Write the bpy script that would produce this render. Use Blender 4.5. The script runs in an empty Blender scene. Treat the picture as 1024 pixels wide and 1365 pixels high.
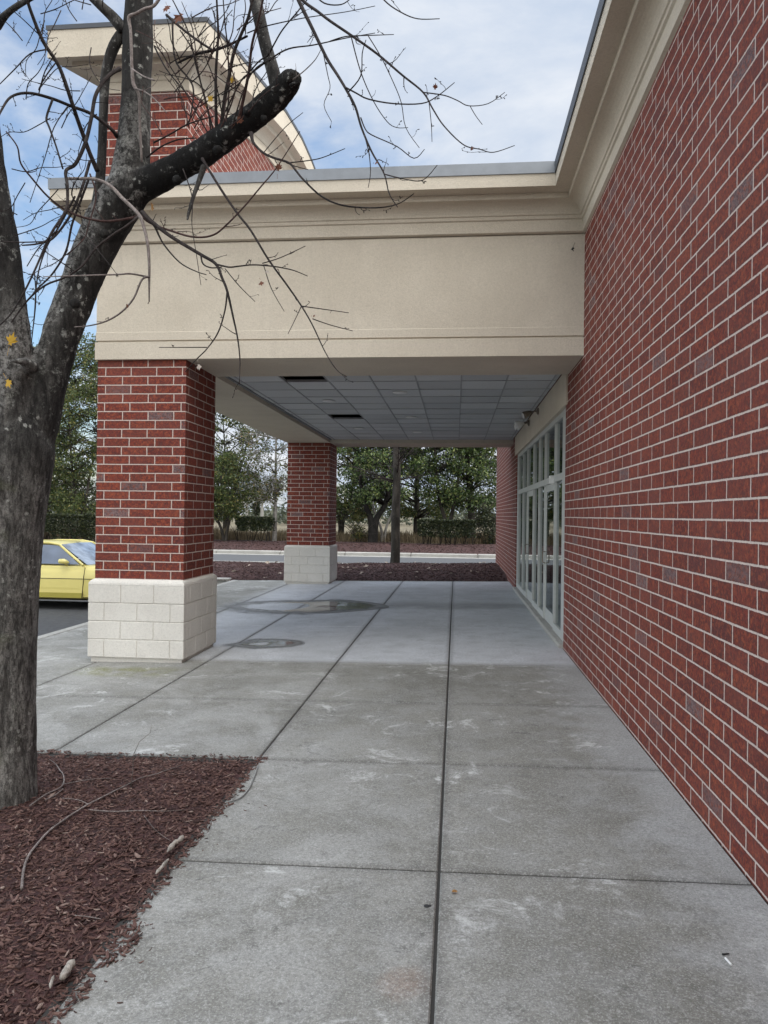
import bpy, bmesh, math, random
from mathutils import Vector, Matrix, noise

scene = bpy.context.scene
COL = scene.collection
R = math.radians

# ------------------------------------------------------------------ camera
FPX, YAW, PIT, ROL, EYE = 986.785, 0.09705, 0.003624, 0.012142, 1.63956
Fw = Vector((-math.sin(YAW)*math.cos(PIT), math.cos(YAW)*math.cos(PIT), math.sin(PIT)))
Rt0 = Vector((math.cos(YAW), math.sin(YAW), 0)); Up0 = Rt0.cross(Fw)
Rt = math.cos(ROL)*Rt0 + math.sin(ROL)*Up0
Up = -math.sin(ROL)*Rt0 + math.cos(ROL)*Up0
CAM = Vector((0, 0, EYE))
cd = bpy.data.cameras.new('camera'); cam = bpy.data.objects.new('camera', cd); COL.objects.link(cam)
cd.sensor_fit = 'VERTICAL'; cd.sensor_height = 36.0; cd.lens = FPX*36/1365; cd.clip_end = 3000; cd.clip_start = .05
M = Matrix.Identity(4)
for i in range(3):
    M[i][0], M[i][1], M[i][2], M[i][3] = Rt[i], Up[i], -Fw[i], CAM[i]
cam.matrix_world = M
scene.camera = cam

def at(x, y, Y):
    """world point at depth Y seen at photo pixel x, y"""
    d = Fw + (x-512)/FPX*Rt - (y-682.5)/FPX*Up
    return CAM + d*(Y/d.y)

def gz(x):
    return 0.0162*(x-1.35)

# ------------------------------------------------------------------ helpers
class MB:
    def __init__(s): s.v = []; s.f = []
    def add(s, vs, fs):
        n = len(s.v); s.v += [tuple(v) for v in vs]; s.f += [tuple(i+n for i in f) for f in fs]
    def quad(s, a, b, c, d): s.add([a, b, c, d], [(0, 1, 2, 3)])
    def box(s, x0, x1, y0, y1, z0, z1):
        s.add([(x0,y0,z0),(x1,y0,z0),(x1,y1,z0),(x0,y1,z0),(x0,y0,z1),(x1,y0,z1),(x1,y1,z1),(x0,y1,z1)],
              [(3,2,1,0),(4,5,6,7),(0,1,5,4),(1,2,6,5),(2,3,7,6),(3,0,4,7)])
    def bbox(s, x0, x1, y0, y1, z0, z1, b):
        """box with chamfered edges"""
        bm = bmesh.new(); bmesh.ops.create_cube(bm, size=1)
        for v in bm.verts:
            v.co = Vector(((x0+x1)/2+v.co.x*(x1-x0), (y0+y1)/2+v.co.y*(y1-y0), (z0+z1)/2+v.co.z*(z1-z0)))
        bmesh.ops.bevel(bm, geom=bm.edges[:], offset=b, segments=1, affect='EDGES')
        bm.verts.index_update()
        s.add([v.co for v in bm.verts], [[v.index for v in f.verts] for f in bm.faces]); bm.free()
    def tube(s, pts, rad, n=8, cap=True):
        k = len(s.v); m = len(pts); prev = None
        for i, p in enumerate(pts):
            p = Vector(p)
            t = (Vector(pts[min(i+1, m-1)])-Vector(pts[max(i-1, 0)]))
            if t.length < 1e-9: t = Vector((0, 0, 1))
            t.normalize()
            if prev is None:
                a = Vector((1, 0, 0)) if abs(t.x) < .8 else Vector((0, 1, 0))
                u = t.cross(a).normalized()
            else:
                u = (prev - t*prev.dot(t))
                u = u.normalized() if u.length > 1e-6 else t.orthogonal().normalized()
            prev = u; w = t.cross(u)
            r = rad[i] if hasattr(rad, '__len__') else rad
            for j in range(n):
                a = 2*math.pi*j/n
                s.v.append(tuple(p + r*(math.cos(a)*u + math.sin(a)*w)))
        for i in range(m-1):
            for j in range(n):
                j2 = (j+1) % n
                s.f.append((k+i*n+j, k+i*n+j2, k+(i+1)*n+j2, k+(i+1)*n+j))
        if cap:
            s.f.append(tuple(k+j for j in reversed(range(n))))
            s.f.append(tuple(k+(m-1)*n+j for j in range(n)))
    def lathe(s, c, prof, n=20, axis='z'):
        """prof: list of (r, h) along the axis from point c"""
        k = len(s.v); c = Vector(c)
        for r, h in prof:
            for j in range(n):
                a = 2*math.pi*j/n; x, y = r*math.cos(a), r*math.sin(a)
                if axis == 'z': s.v.append(tuple(c+Vector((x, y, h))))
                elif axis == 'y': s.v.append(tuple(c+Vector((x, h, y))))
                else: s.v.append(tuple(c+Vector((h, x, y))))
        for i in range(len(prof)-1):
            for j in range(n):
                j2 = (j+1) % n
                s.f.append((k+i*n+j, k+i*n+j2, k+(i+1)*n+j2, k+(i+1)*n+j))
        s.f.append(tuple(k+j for j in reversed(range(n)))); s.f.append(tuple(k+(len(prof)-1)*n+j for j in range(n)))
    def build(s, name, mat, parent=None, smooth=False, fix=False):
        me = bpy.data.meshes.new(name); me.from_pydata(s.v, [], s.f)
        if fix:
            bm = bmesh.new(); bm.from_mesh(me); bmesh.ops.recalc_face_normals(bm, faces=bm.faces); bm.to_mesh(me); bm.free()
        me.update()
        if smooth: me.polygons.foreach_set('use_smooth', [True]*len(me.polygons))
        if mat: me.materials.append(mat)
        o = bpy.data.objects.new(name, me); COL.objects.link(o)
        if parent: adopt(o, parent)
        return o

def origin_of(p):
    v = Vector((0, 0, 0))
    while p: v = v + p.location; p = p.parent
    return v
def adopt(o, parent):
    o.parent = parent
    o.location = o.location - origin_of(parent)

def tag(o, label=None, cat=None, group=None, kind=None):
    if label: o['label'] = label
    if cat: o['category'] = cat
    if group: o['group'] = group
    if kind: o['kind'] = kind
    return o
def empty(name, loc, label, cat, group=None):
    o = bpy.data.objects.new(name, None); COL.objects.link(o); o.location = loc
    o.empty_display_size = .2
    return tag(o, label, cat, group)

def spline(pts, sub=5):
    """Catmull-Rom through points (tuples of any length)"""
    out = []; n = len(pts)
    for i in range(n-1):
        p0 = pts[max(i-1, 0)]; p1 = pts[i]; p2 = pts[i+1]; p3 = pts[min(i+2, n-1)]
        for k in range(sub):
            t = k/sub
            out.append(tuple(.5*((2*b)+(-a+c)*t+(2*a-5*b+4*c-d)*t*t+(-a+3*b-3*c+d)*t*t*t) for a, b, c, d in zip(p0, p1, p2, p3)))
    out.append(tuple(pts[-1]))
    return out

def sstep(a, b, x):
    t = max(0, min(1, (x-a)/(b-a))); return t*t*(3-2*t)

# ------------------------------------------------------------------ materials
class NT:
    def __init__(s, name):
        s.m = bpy.data.materials.new(name); s.m.use_nodes = True
        s.t = s.m.node_tree; s.t.nodes.clear()
        s.out = s.t.nodes.new('ShaderNodeOutputMaterial')
    def n(s, kind, **kw):
        nd = s.t.nodes.new('ShaderNode'+kind)
        for k, v in kw.items(): setattr(nd, k, v)
        return nd
    def link(s, a, b): s.t.links.new(a, b)
    def put(s, sock, v):
        if isinstance(v, bpy.types.NodeSocket): s.link(v, sock)
        elif isinstance(v, (tuple, list)) and len(v) == 3 and sock.type == 'RGBA': sock.default_value = (*v, 1)
        else: sock.default_value = v
    def math(s, op, a, b=None, c=None, clamp=False):
        nd = s.n('Math', operation=op, use_clamp=clamp); s.put(nd.inputs[0], a)
        if b is not None: s.put(nd.inputs[1], b)
        if c is not None: s.put(nd.inputs[2], c)
        return nd.outputs[0]
    def step(s, x, a, b, lo=0., hi=1.):
        nd = s.n('MapRange', interpolation_type='SMOOTHSTEP'); s.put(nd.inputs[0], x)
        for i, v in enumerate((a, b, lo, hi)): s.put(nd.inputs[i+1], v)
        return nd.outputs[0]
    def mix(s, fac, a, b, mode='MIX'):
        nd = s.n('Mix', data_type='RGBA', blend_type=mode); s.put(nd.inputs[0], fac)
        s.put(nd.inputs[6], a); s.put(nd.inputs[7], b); return nd.outputs[2]
    def ramp(s, fac, stops, const=False):
        nd = s.n('ValToRGB'); s.put(nd.inputs[0], fac); cr = nd.color_ramp
        if const: cr.interpolation = 'CONSTANT'
        while len(cr.elements) > 1: cr.elements.remove(cr.elements[-1])
        cr.elements[0].position = stops[0][0]; cr.elements[0].color = (*stops[0][1], 1)
        for p, c in stops[1:]:
            e = cr.elements.new(p); e.color = (*c, 1)
        return nd.outputs[0]
    def pos(s):
        return s.n('NewGeometry').outputs['Position']
    def xyz(s, v):
        nd = s.n('SeparateXYZ'); s.put(nd.inputs[0], v); return nd.outputs
    def comb(s, x, y, z):
        nd = s.n('CombineXYZ')
        for i, v in enumerate((x, y, z)): s.put(nd.inputs[i], v)
        return nd.outputs[0]
    def noise(s, vec, scale, detail=3, rough=.55, dist=0.):
        nd = s.n('TexNoise'); s.put(nd.inputs['Vector'], vec); nd.inputs['Scale'].default_value = scale
        nd.inputs['Detail'].default_value = detail; nd.inputs['Roughness'].default_value = rough; nd.inputs['Distortion'].default_value = dist
        return nd.outputs[0]
    def scale(s, vec, x, y, z):
        nd = s.n('VectorMath', operation='MULTIPLY'); s.put(nd.inputs[0], vec); nd.inputs[1].default_value = (x, y, z); return nd.outputs[0]
    def bump(s, h, strength=.5, dist=.01):
        nd = s.n('Bump'); nd.inputs['Strength'].default_value = strength; nd.inputs['Distance'].default_value = dist
        s.put(nd.inputs['Height'], h); return nd.outputs[0]
    def bsdf(s, color, rough=.8, normal=None, metal=0., spec=.5, coat=0.):
        b = s.n('BsdfPrincipled'); s.put(b.inputs['Base Color'], color); s.put(b.inputs['Roughness'], rough)
        b.inputs['Metallic'].default_value = metal; b.inputs['Specular IOR Level'].default_value = spec
        b.inputs['Coat Weight'].default_value = coat
        if normal is not None: s.link(normal, b.inputs['Normal'])
        s.link(b.outputs[0], s.out.inputs[0]); return b

def simple(name, col, rough=.6, nscale=40., var=.12, bump=.1, bdist=.002, metal=0., spec=.5, coat=0.):
    t = NT(name); p = t.pos(); n = t.noise(p, nscale, 4)
    n2 = t.noise(p, nscale*.08+.7, 3)
    f = t.math('ADD', t.math('MULTIPLY', n, .6), t.math('MULTIPLY', n2, .4))
    c = t.mix(t.step(f, .3, .7), tuple(x*(1-var) for x in col), tuple(min(1, x*(1+var)) for x in col))
    t.bsdf(c, rough, t.bump(n, bump, bdist), metal, spec, coat); return t.m

def brick_mat(name, u0x, u0y, v0):
    t = NT(name); g = t.n('NewGeometry'); P = t.xyz(g.outputs['Position']); N = t.xyz(g.outputs['True Normal'])
    sel = t.math('GREATER_THAN', t.math('ABSOLUTE', N[0]), .5)
    wob = t.noise(g.outputs['Position'], 9., 2)
    ux = t.math('SUBTRACT', P[0], u0x); uy = t.math('SUBTRACT', P[1], u0y)
    u = t.math('ADD', t.math('MULTIPLY', sel, uy), t.math('MULTIPLY', t.math('SUBTRACT', 1., sel), ux))
    u = t.math('ADD', u, t.math('MULTIPLY', t.math('SUBTRACT', wob, .5), .006))
    vz = t.math('ADD', P[2], t.math('MULTIPLY', t.math('SUBTRACT', t.noise(g.outputs['Position'], 5., 2), .5), .005))
    v = t.math('DIVIDE', t.math('SUBTRACT', vz, v0), .1016)
    row = t.math('FLOOR', v); fv = t.math('FRACT', v)
    odd = t.math('FLOORED_MODULO', row, 2.)
    wn0 = t.n('TexWhiteNoise', noise_dimensions='1D'); t.link(row, wn0.inputs['W'])
    us = t.math('ADD', t.math('DIVIDE', u, .3048), t.math('MULTIPLY', odd, .667))
    us = t.math('ADD', us, t.math('MULTIPLY', wn0.outputs[0], .06))
    col = t.math('FLOOR', us); fu = t.math('FRACT', us)
    du = t.math('MULTIPLY', t.math('MINIMUM', fu, t.math('SUBTRACT', 1., fu)), .3048)
    dv = t.math('MULTIPLY', t.math('MINIMUM', fv, t.math('SUBTRACT', 1., fv)), .1016)
    d = t.math('MINIMUM', du, dv)
    d = t.math('ADD', d, t.math('MULTIPLY', t.math('SUBTRACT', t.noise(g.outputs['Position'], 55., 4, .7), .5), .009))
    mask = t.step(d, .0042, .0066)
    wn = t.n('TexWhiteNoise', noise_dimensions='3D'); t.link(t.comb(col, row, t.math('MULTIPLY', sel, 7.)), wn.inputs['Vector'])
    wn2 = t.n('TexWhiteNoise', noise_dimensions='3D'); t.link(t.comb(row, col, 3.7), wn2.inputs['Vector'])
    tone = t.ramp(wn.outputs[0], [(0, (.18, .031, .019)), (.2, (.225, .04, .024)), (.4, (.15, .026, .018)), (.6, (.21, .036, .022)), (.8, (.25, .053, .029)), (.93, (.16, .029, .02)), (.955, (.14, .034, .03)), (.968, (.17, .115, .115)), (1, (.23, .165, .165))])
    fine = t.noise(g.outputs['Position'], 120., 4, .7)
    # drag marks down the brick face
    strk = t.noise(t.comb(t.math('MULTIPLY', u, 60.), t.math('MULTIPLY', P[2], 9.), col), 1., 3)
    tone = t.mix(t.step(fine, .3, .62), t.mix(.55, tone, (.045, .012, .011)), tone)
    tone = t.mix(t.step(t.noise(g.outputs['Position'], 33., 5, .75), .47, .62, 0., .75), tone, (.34, .08, .034))
    tone = t.mix(t.step(t.noise(g.outputs['Position'], 30., 4, .7), .55, .75, 0., .45), tone, (.13, .05, .06))
    tone = t.mix(t.step(t.noise(g.outputs['Position'], 48., 5, .8), .46, .58, 0., .64), tone, (.045, .018, .018))
    tone = t.mix(t.step(d, .0065, .02, .4, 0.), tone, (.07, .03, .03))
    tone = t.mix(t.math('MULTIPLY', t.step(strk, .5, .75), .45), tone, (.1, .05, .045))
    tone = t.mix(t.math('MULTIPLY', t.step(wn2.outputs[0], .5, 1.), .3), tone, t.mix(t.noise(g.outputs['Position'], 14., 3), (.11, .028, .022), (.2, .07, .055)))
    big = t.noise(g.outputs['Position'], 1.3, 3)
    tone = t.mix(t.step(big, .4, .75, 0., .15), tone, (.24, .085, .065))
    mort = t.mix(t.noise(g.outputs['Position'], 35., 3), (.4, .315, .275), (.68, .57, .505))
    c = t.mix(mask, mort, tone)
    h = t.math('ADD', t.math('MULTIPLY', mask, .7), t.math('MULTIPLY', fine, .3))
    t.bsdf(c, .82, t.bump(h, .55, .006), spec=.35); return t.m

def stucco_mat(name, a, b):
    t = NT(name); p = t.pos()
    grit = t.noise(p, 170., 3, .7); mid = t.noise(p, 24., 3); big = t.noise(p, .9, 4)
    P = t.xyz(p)
    run = t.noise(t.scale(p, 5., 5., .5), 1.6, 4)
    c = t.mix(t.step(big, .3, .7), a, b)
    c = t.mix(t.step(run, .55, .8, 0., .22), c, tuple(x*.72 for x in a))
    c = t.mix(t.step(grit, .3, .75, .22, 0.), c, tuple(x*.5 for x in a))
    g2 = t.noise(p, 52., 4, .8)
    c = t.mix(t.step(g2, .3, .55, .3, 0.), c, tuple(x*.6 for x in a))
    c = t.mix(t.step(g2, .55, .75, 0., .25), c, tuple(min(1, x*1.2) for x in b))
    drip = t.noise(t.scale(p, 7., 7., .35), 1., 5, .7)
    c = t.mix(t.math('MULTIPLY', t.step(drip, .6, .78, 0., .3), t.step(big, .4, .6)), c, tuple(x*.55 for x in a))
    h = t.math('ADD', t.math('ADD', t.math('MULTIPLY', grit, .5), t.math('MULTIPLY', mid, .6)), t.math('MULTIPLY', t.noise(p, 70., 3, .7), .7))
    t.bsdf(c, .9, t.bump(h, .7, .008), spec=.25); return t.m

def concrete_mat():
    t = NT('pavement_concrete'); p = t.pos(); P = t.xyz(p)
    big = t.noise(p, .75, 5, .6, .4); mid = t.noise(p, 3.2, 5, .65); fine = t.noise(p, 60., 4, .75); grit = t.noise(p, 260., 2, .7)
    broom = t.noise(t.scale(p, 2.5, 46., 1.), 3., 3)
    wetc = t.mix(t.step(big, .3, .7), (.175, .168, .142), (.265, .257, .226))
    wetc = t.mix(t.step(mid, .38, .68, .0, .6), wetc, (.31, .308, .29))
    # pale scuffed patches
    sc = t.math('MULTIPLY', t.step(t.noise(p, 2.6, 6, .75, .8), .53, .66), t.step(t.noise(p, .8, 2), .42, .58))
    sc = t.math('MULTIPLY', sc, t.step(t.noise(t.scale(p, 1., 3., 1.), 16., 5, .8), .36, .6))
    wetc = t.mix(t.math('MULTIPLY', sc, .85), wetc, (.62, .62, .6))
    pal = t.math('MULTIPLY', t.step(t.noise(p, 1.15, 6, .75, .5), .42, .62), t.step(t.math('ADD', P[0], t.math('MULTIPLY', P[1], .3)), 1.5, .3))
    wetc = t.mix(t.math('MULTIPLY', pal, .52), wetc, (.44, .435, .41))
    st = t.math('MULTIPLY', t.step(t.noise(p, 4.6, 6, .78, .5), .56, .7), .7)
    wetc = t.mix(st, wetc, (.1, .096, .086))
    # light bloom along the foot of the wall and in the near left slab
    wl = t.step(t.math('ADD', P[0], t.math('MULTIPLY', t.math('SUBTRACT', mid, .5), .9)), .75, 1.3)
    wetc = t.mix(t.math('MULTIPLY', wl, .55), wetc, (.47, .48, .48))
    # rust coloured stain
    dx = t.math('SUBTRACT', P[0], -.17); dy = t.math('SUBTRACT', P[1], 2.63)
    rr = t.math('SQRT', t.math('ADD', t.math('MULTIPLY', dx, dx), t.math('MULTIPLY', dy, dy)))
    rs = t.step(t.math('ADD', rr, t.math('MULTIPLY', t.math('SUBTRACT', mid, .5), .14)), .03, .12, .5, 0.)
    wetc = t.mix(rs, wetc, (.24, .15, .1))
    # dry, pale slab under the canopy roof: damp stops at its drip line
    ed = t.math('MULTIPLY', t.math('SUBTRACT', mid, .5), .16)
    m1 = t.step(t.math('ADD', P[1], ed), 8.22, 8.5)
    m2 = t.step(t.math('ADD', P[1], ed), 18.7, 18.4)
    m3 = t.step(t.math('ADD', P[0], t.math('MULTIPLY', ed, 3.)), -4.5, -3.7)
    dry = t.math('MULTIPLY', t.math('MULTIPLY', m1, t.math('SUBTRACT', 1., t.step(P[1], 18.5, 18.8))), m3)
    dryc = t.mix(t.step(big, .3, .7), (.56, .575, .6), (.68, .7, .735))
    dryc = t.mix(t.step(mid, .4, .72, 0., .5), dryc, (.42, .43, .44))
    c = t.mix(dry, wetc, dryc)
    # damp line where water stands across the slab
    ln = t.math('ABSOLUTE', t.math('SUBTRACT', t.math('ADD', P[1], t.math('MULTIPLY', t.math('SUBTRACT', t.noise(p, .8, 2), .5), 1.2)), 13.7))
    c = t.mix(t.math('MULTIPLY', t.step(ln, .1, .75, .55, 0.), t.step(P[0], -1.6, -1.2)), c, (.2, .2, .2))
    # green algae beside the pillar
    ax = t.step(t.math('ABSOLUTE', t.math('SUBTRACT', P[0], -3.55)), .3, .75, 1., 0.)
    ay = t.step(t.math('ABSOLUTE', t.math('SUBTRACT', P[1], 7.66)), .06, .34, 1., 0.)
    al = t.math('MULTIPLY', t.math('MULTIPLY', ax, ay), t.step(t.noise(p, 5., 4, .7), .35, .62))
    c = t.mix(t.math('MULTIPLY', al, .9), c, (.17, .175, .04))
    # grime beside the long joints
    dj = None
    for xj in (-.0594, -1.3286, -2.8175, -4.081):
        a = t.math('ABSOLUTE', t.math('SUBTRACT', P[0], xj)); dj = a if dj is None else t.math('MINIMUM', dj, a)
    for yj in (1.98, 3.4796, 4.9758, 6.571):
        dj = t.math('MINIMUM', dj, t.math('ABSOLUTE', t.math('SUBTRACT', P[1], yj)))
    c = t.mix(t.step(t.math('ADD', dj, t.math('MULTIPLY', t.math('SUBTRACT', mid, .5), .08)), .01, .07, .42, 0.), c, (.11, .105, .095))
    c = t.mix(t.step(fine, .36, .6, .6, 0.), c, t.mix(.55, c, (.03, .03, .03)))
    c = t.mix(t.step(t.noise(p, 110., 3, .7), .5, .64, 0., .5), c, (.5, .495, .47))
    c = t.mix(t.step(t.noise(p, 22., 5, .75), .52, .72, 0., .3), c, (.5, .5, .48))
    vo = t.n('TexVoronoi'); t.link(p, vo.inputs['Vector']); vo.inputs['Scale'].default_value = 28.
    sp = t.math('MULTIPLY', t.step(vo.outputs['Distance'], .05, .11, 1., 0.), t.step(t.noise(p, 6., 2), .5, .6))
    c = t.mix(t.math('MULTIPLY', sp, .55), c, (.08, .07, .06))
    vo2 = t.n('TexVoronoi'); t.link(p, vo2.inputs['Vector']); vo2.inputs['Scale'].default_value = 41.
    c = t.mix(t.math('MULTIPLY', t.step(vo2.outputs['Distance'], .04, .09, .5, 0.), t.step(t.noise(p, 3.3, 2), .48, .6)), c, (.62, .61, .58))
    c = t.mix(t.step(grit, .38, .6, .45, 0.), c, t.mix(.6, c, (.02, .02, .02)))
    c = t.mix(t.math('MULTIPLY', t.math('MULTIPLY', sc, .6), t.math('SUBTRACT', 1., dry)), c, (.6, .6, .575))
    c = t.mix(t.math('MULTIPLY', t.step(t.noise(p, 5.5, 6, .8, .6), .58, .7), .45), c, (.09, .087, .08))
    rough = t.math('ADD', .62, t.math('MULTIPLY', mid, .25))
    h = t.math('ADD', t.math('ADD', t.math('MULTIPLY', fine, .5), t.math('MULTIPLY', broom, .35)), t.math('MULTIPLY', grit, .35))
    t.bsdf(c, rough, t.bump(h, .4, .004), spec=.4); return t.m

def bark_mat(name, dark, mid, pale, lich=.5, stretch=.22, sc=26.):
    t = NT(name); p = t.pos()
    q = t.scale(p, 1., 1., stretch)
    fis = t.noise(q, sc, 5, .65, .3); fine = t.noise(p, 150., 4, .7); big = t.noise(p, 1.7, 4); mm = t.noise(p, 7., 4, .6)
    c = t.mix(t.step(fis, .32, .66), dark, mid)
    c = t.mix(t.step(big, .42, .66, 0., .75), c, tuple(x*.55 for x in dark))
    c = t.mix(t.math('MULTIPLY', t.step(t.noise(p, 12., 5, .75), .56, .68), lich), c, pale)
    c = t.mix(t.math('MULTIPLY', t.step(t.noise(p, 60., 3, .6), .62, .72), lich), c, tuple(min(1, x*1.25) for x in pale))
    c = t.mix(t.step(fine, .3, .65, .4, 0.), c, (.01, .01, .01))
    h = t.math('ADD', t.math('MULTIPLY', fis, .8), t.math('MULTIPLY', fine, .35))
    t.bsdf(c, .9, t.bump(h, .9, .012), spec=.25); return t.m

def leaf_mat(name, stops, trans=.35, rough=.45):
    t = NT(name); g = t.n('NewGeometry'); rnd = g.outputs['Random Per Island']
    c = t.ramp(rnd, stops)
    n = t.noise(g.outputs['Position'], .8, 3)
    c = t.mix(t.step(n, .35, .65, .0, .5), c, t.mix(.6, c, stops[0][1]))
    b = t.bsdf(c, rough, spec=.4)
    tr = t.n('BsdfTranslucent'); t.link(c, tr.inputs[0])
    mx = t.n('MixShader'); mx.inputs[0].default_value = trans
    t.link(b.outputs[0], mx.inputs[1]); t.link(tr.outputs[0], mx.inputs[2]); t.link(mx.outputs[0], t.out.inputs[0])
    return t.m

def chip_mat(name, stops):
    t = NT(name); g = t.n('NewGeometry')
    c = t.ramp(g.outputs['Random Per Island'], stops)
    f = t.noise(g.outputs['Position'], 90., 4, .7)
    c = t.mix(t.step(f, .3, .7, .45, 0.), c, t.mix(.7, c, (.01, .006, .006)))
    t.bsdf(c, .85, t.bump(f, .5, .004), spec=.3); return t.m

def glass_mat():
    t = NT('window_glass')
    fr = t.n('Fresnel'); fr.inputs[0].default_value = 1.65
    tr = t.n('BsdfTransparent'); tr.inputs[0].default_value = (.3, .34, .34, 1)
    gl = t.n('BsdfGlossy'); gl.inputs['Roughness'].default_value = .015; gl.inputs[0].default_value = (.92, .96, .95, 1)
    w = t.noise(t.pos(), 1.1, 2)
    nb = t.bump(w, .05, .02); t.link(nb, gl.inputs['Normal'])
    mx = t.n('MixShader'); t.link(fr.outputs[0], mx.inputs[0]); t.link(tr.outputs[0], mx.inputs[1]); t.link(gl.outputs[0], mx.inputs[2])
    t.link(mx.outputs[0], t.out.inputs[0]); return t.m

MT = {}
MT['brick_wall'] = brick_mat('red_wall_brick', 0., .12, .0082)
MT['brick_pillar'] = brick_mat('red_pillar_brick', -4.146, 8.2, .8624)
MT['stucco'] = stucco_mat('beige_stucco', (.56, .495, .4), (.66, .59, .485))
MT['block'] = stucco_mat('cream_block', (.66, .63, .575), (.79, .76, .7))
MT['concrete'] = concrete_mat()
MT['filler'] = simple('joint_filler', (.03, .028, .025), .9, 60)
MT['kerb'] = simple('kerb_concrete', (.34, .33, .305), .8, 30, .2, .3)
MT['flash'] = simple('grey_flashing', (.2, .215, .235), .45, 8, .1, .05, metal=.35)
MT['flash_dark'] = simple('dark_flashing', (.05, .055, .065), .5, 8, .1, .05)
t = NT('ceiling_tile'); g = t.n('NewGeometry'); tv = t.ramp(g.outputs['Random Per Island'], [(0, (.47, .48, .49)), (1, (.6, .61, .615))])
tv = t.mix(t.step(t.noise(g.outputs['Position'], 2.2, 5, .7), .58, .7, 0., .3), tv, (.4, .37, .31))
tv = t.mix(t.step(t.noise(g.outputs['Position'], 120., 3, .7), .35, .6, .3, 0.), tv, (.25, .25, .25))
t.bsdf(tv, .92, t.bump(t.noise(g.outputs['Position'], 120., 3), .3, .003), spec=.2); MT['tile'] = t.m
MT['grid'] = simple('ceiling_grid', (.28, .285, .29), .6, 30)
MT['void'] = simple('plenum_dark', (.015, .015, .016), .9, 10)
MT['alu'] = simple('pale_aluminium', (.52, .53, .51), .45, 20, .06, .05, metal=.25)
MT['glass'] = glass_mat()
MT['interior'] = simple('interior_wall', (.3, .31, .31), .9, 2, .2)
MT['intfloor'] = simple('interior_floor', (.22, .21, .2), .6, 2, .2)
MT['white'] = simple('white_enamel', (.72, .72, .7), .45, 20, .05)
MT['bronze'] = simple('bronze_metal', (.2, .165, .13), .45, 30, .2, metal=.5)
MT['lens'] = simple('lamp_glass', (.6, .62, .64), .25, 20, .05)
MT['asphalt'] = simple('asphalt', (.055, .056, .06), .85, 130, .4, .6, .006)
MT['road'] = simple('worn_road', (.085, .087, .092), .85, 90, .2, .4, .005)
MT['roof'] = simple('roof_membrane', (.3, .3, .3), .9, 3, .15)
MT['mulchbase'] = simple('mulch_bed_base', (.05, .02, .018), .95, 55, .6, 1., .02)
MT['chips'] = chip_mat('bark_mulch_chips', [(0, (.03, .016, .014)), (.25, (.085, .044, .036)), (.5, (.14, .077, .063)), (.7, (.11, .057, .046)), (.86, (.16, .092, .075)), (.95, (.2, .125, .104)), (1, (.32, .24, .2))])
MT['chips_far'] = chip_mat('shade_toned_bark_chips', [(0, (.025, .012, .011)), (.5, (.055, .028, .025)), (.9, (.085, .045, .04)), (1, (.16, .1, .085))])  # darker copy of the chips, shade on the far beds put in the colour
MT['bark'] = bark_mat('maple_bark', (.02, .018, .0165), (.085, .08, .074), (.3, .295, .275), .55)
MT['bark_trunk'] = bark_mat('maple_trunk_bark', (.045, .041, .036), (.17, .16, .148), (.46, .45, .41), .6)
MT['twig'] = bark_mat('maple_twig_bark', (.022, .017, .016), (.06, .046, .043), (.2, .18, .17), .2, .5, 60)
MT['twig_red'] = bark_mat('reddish_twig_bark', (.05, .026, .024), (.12, .07, .062), (.2, .16, .15), .2, .5, 60)
MT['twig_pale'] = bark_mat('pale_twig_bark', (.2, .165, .15), (.36, .31, .29), (.5, .46, .43), .4, .5, 60)
MT['bark_far'] = bark_mat('dark_far_bark', (.03, .027, .022), (.08, .07, .06), (.18, .17, .15), .3, .3, 6)
MT['bark_black'] = bark_mat('black_far_bark', (.012, .011, .01), (.035, .031, .028), (.09, .085, .08), .2, .3, 6)
MT['bark_pale'] = bark_mat('pale_far_bark', (.22, .2, .18), (.42, .4, .37), (.55, .53, .5), .5, .3, 6)
MT['leaf_dark'] = leaf_mat('evergreen_leaf', [(0, (.018, .034, .013)), (.4, (.052, .092, .027)), (.78, (.12, .175, .05)), (1, (.29, .32, .11))], .3, .32)
MT['leaf_mid'] = leaf_mat('oak_leaf', [(0, (.034, .052, .019)), (.4, (.085, .12, .037)), (.8, (.13, .155, .045)), (1, (.3, .25, .08))], .38)
MT['leaf_light'] = leaf_mat('sparse_leaf', [(0, (.03, .045, .014)), (.5, (.1, .12, .035)), (.85, (.2, .19, .06)), (1, (.27, .15, .05))], .4)
MT['leaf_hedge'] = leaf_mat('hedge_leaf', [(0, (.01, .016, .008)), (.6, (.028, .042, .016)), (1, (.08, .085, .03))], .2)
MT['dry'] = leaf_mat('dry_grass', [(0, (.09, .068, .04)), (.5, (.17, .13, .08)), (1, (.28, .22, .14))], .3, .8)
MT['earth'] = simple('dry_earth', (.14, .115, .07), .95, 1.5, .35, .5, .05)
MT['farwood'] = leaf_mat('far_wood_leaf', [(0, (.05, .062, .04)), (1, (.13, .14, .09))], .2)

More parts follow.
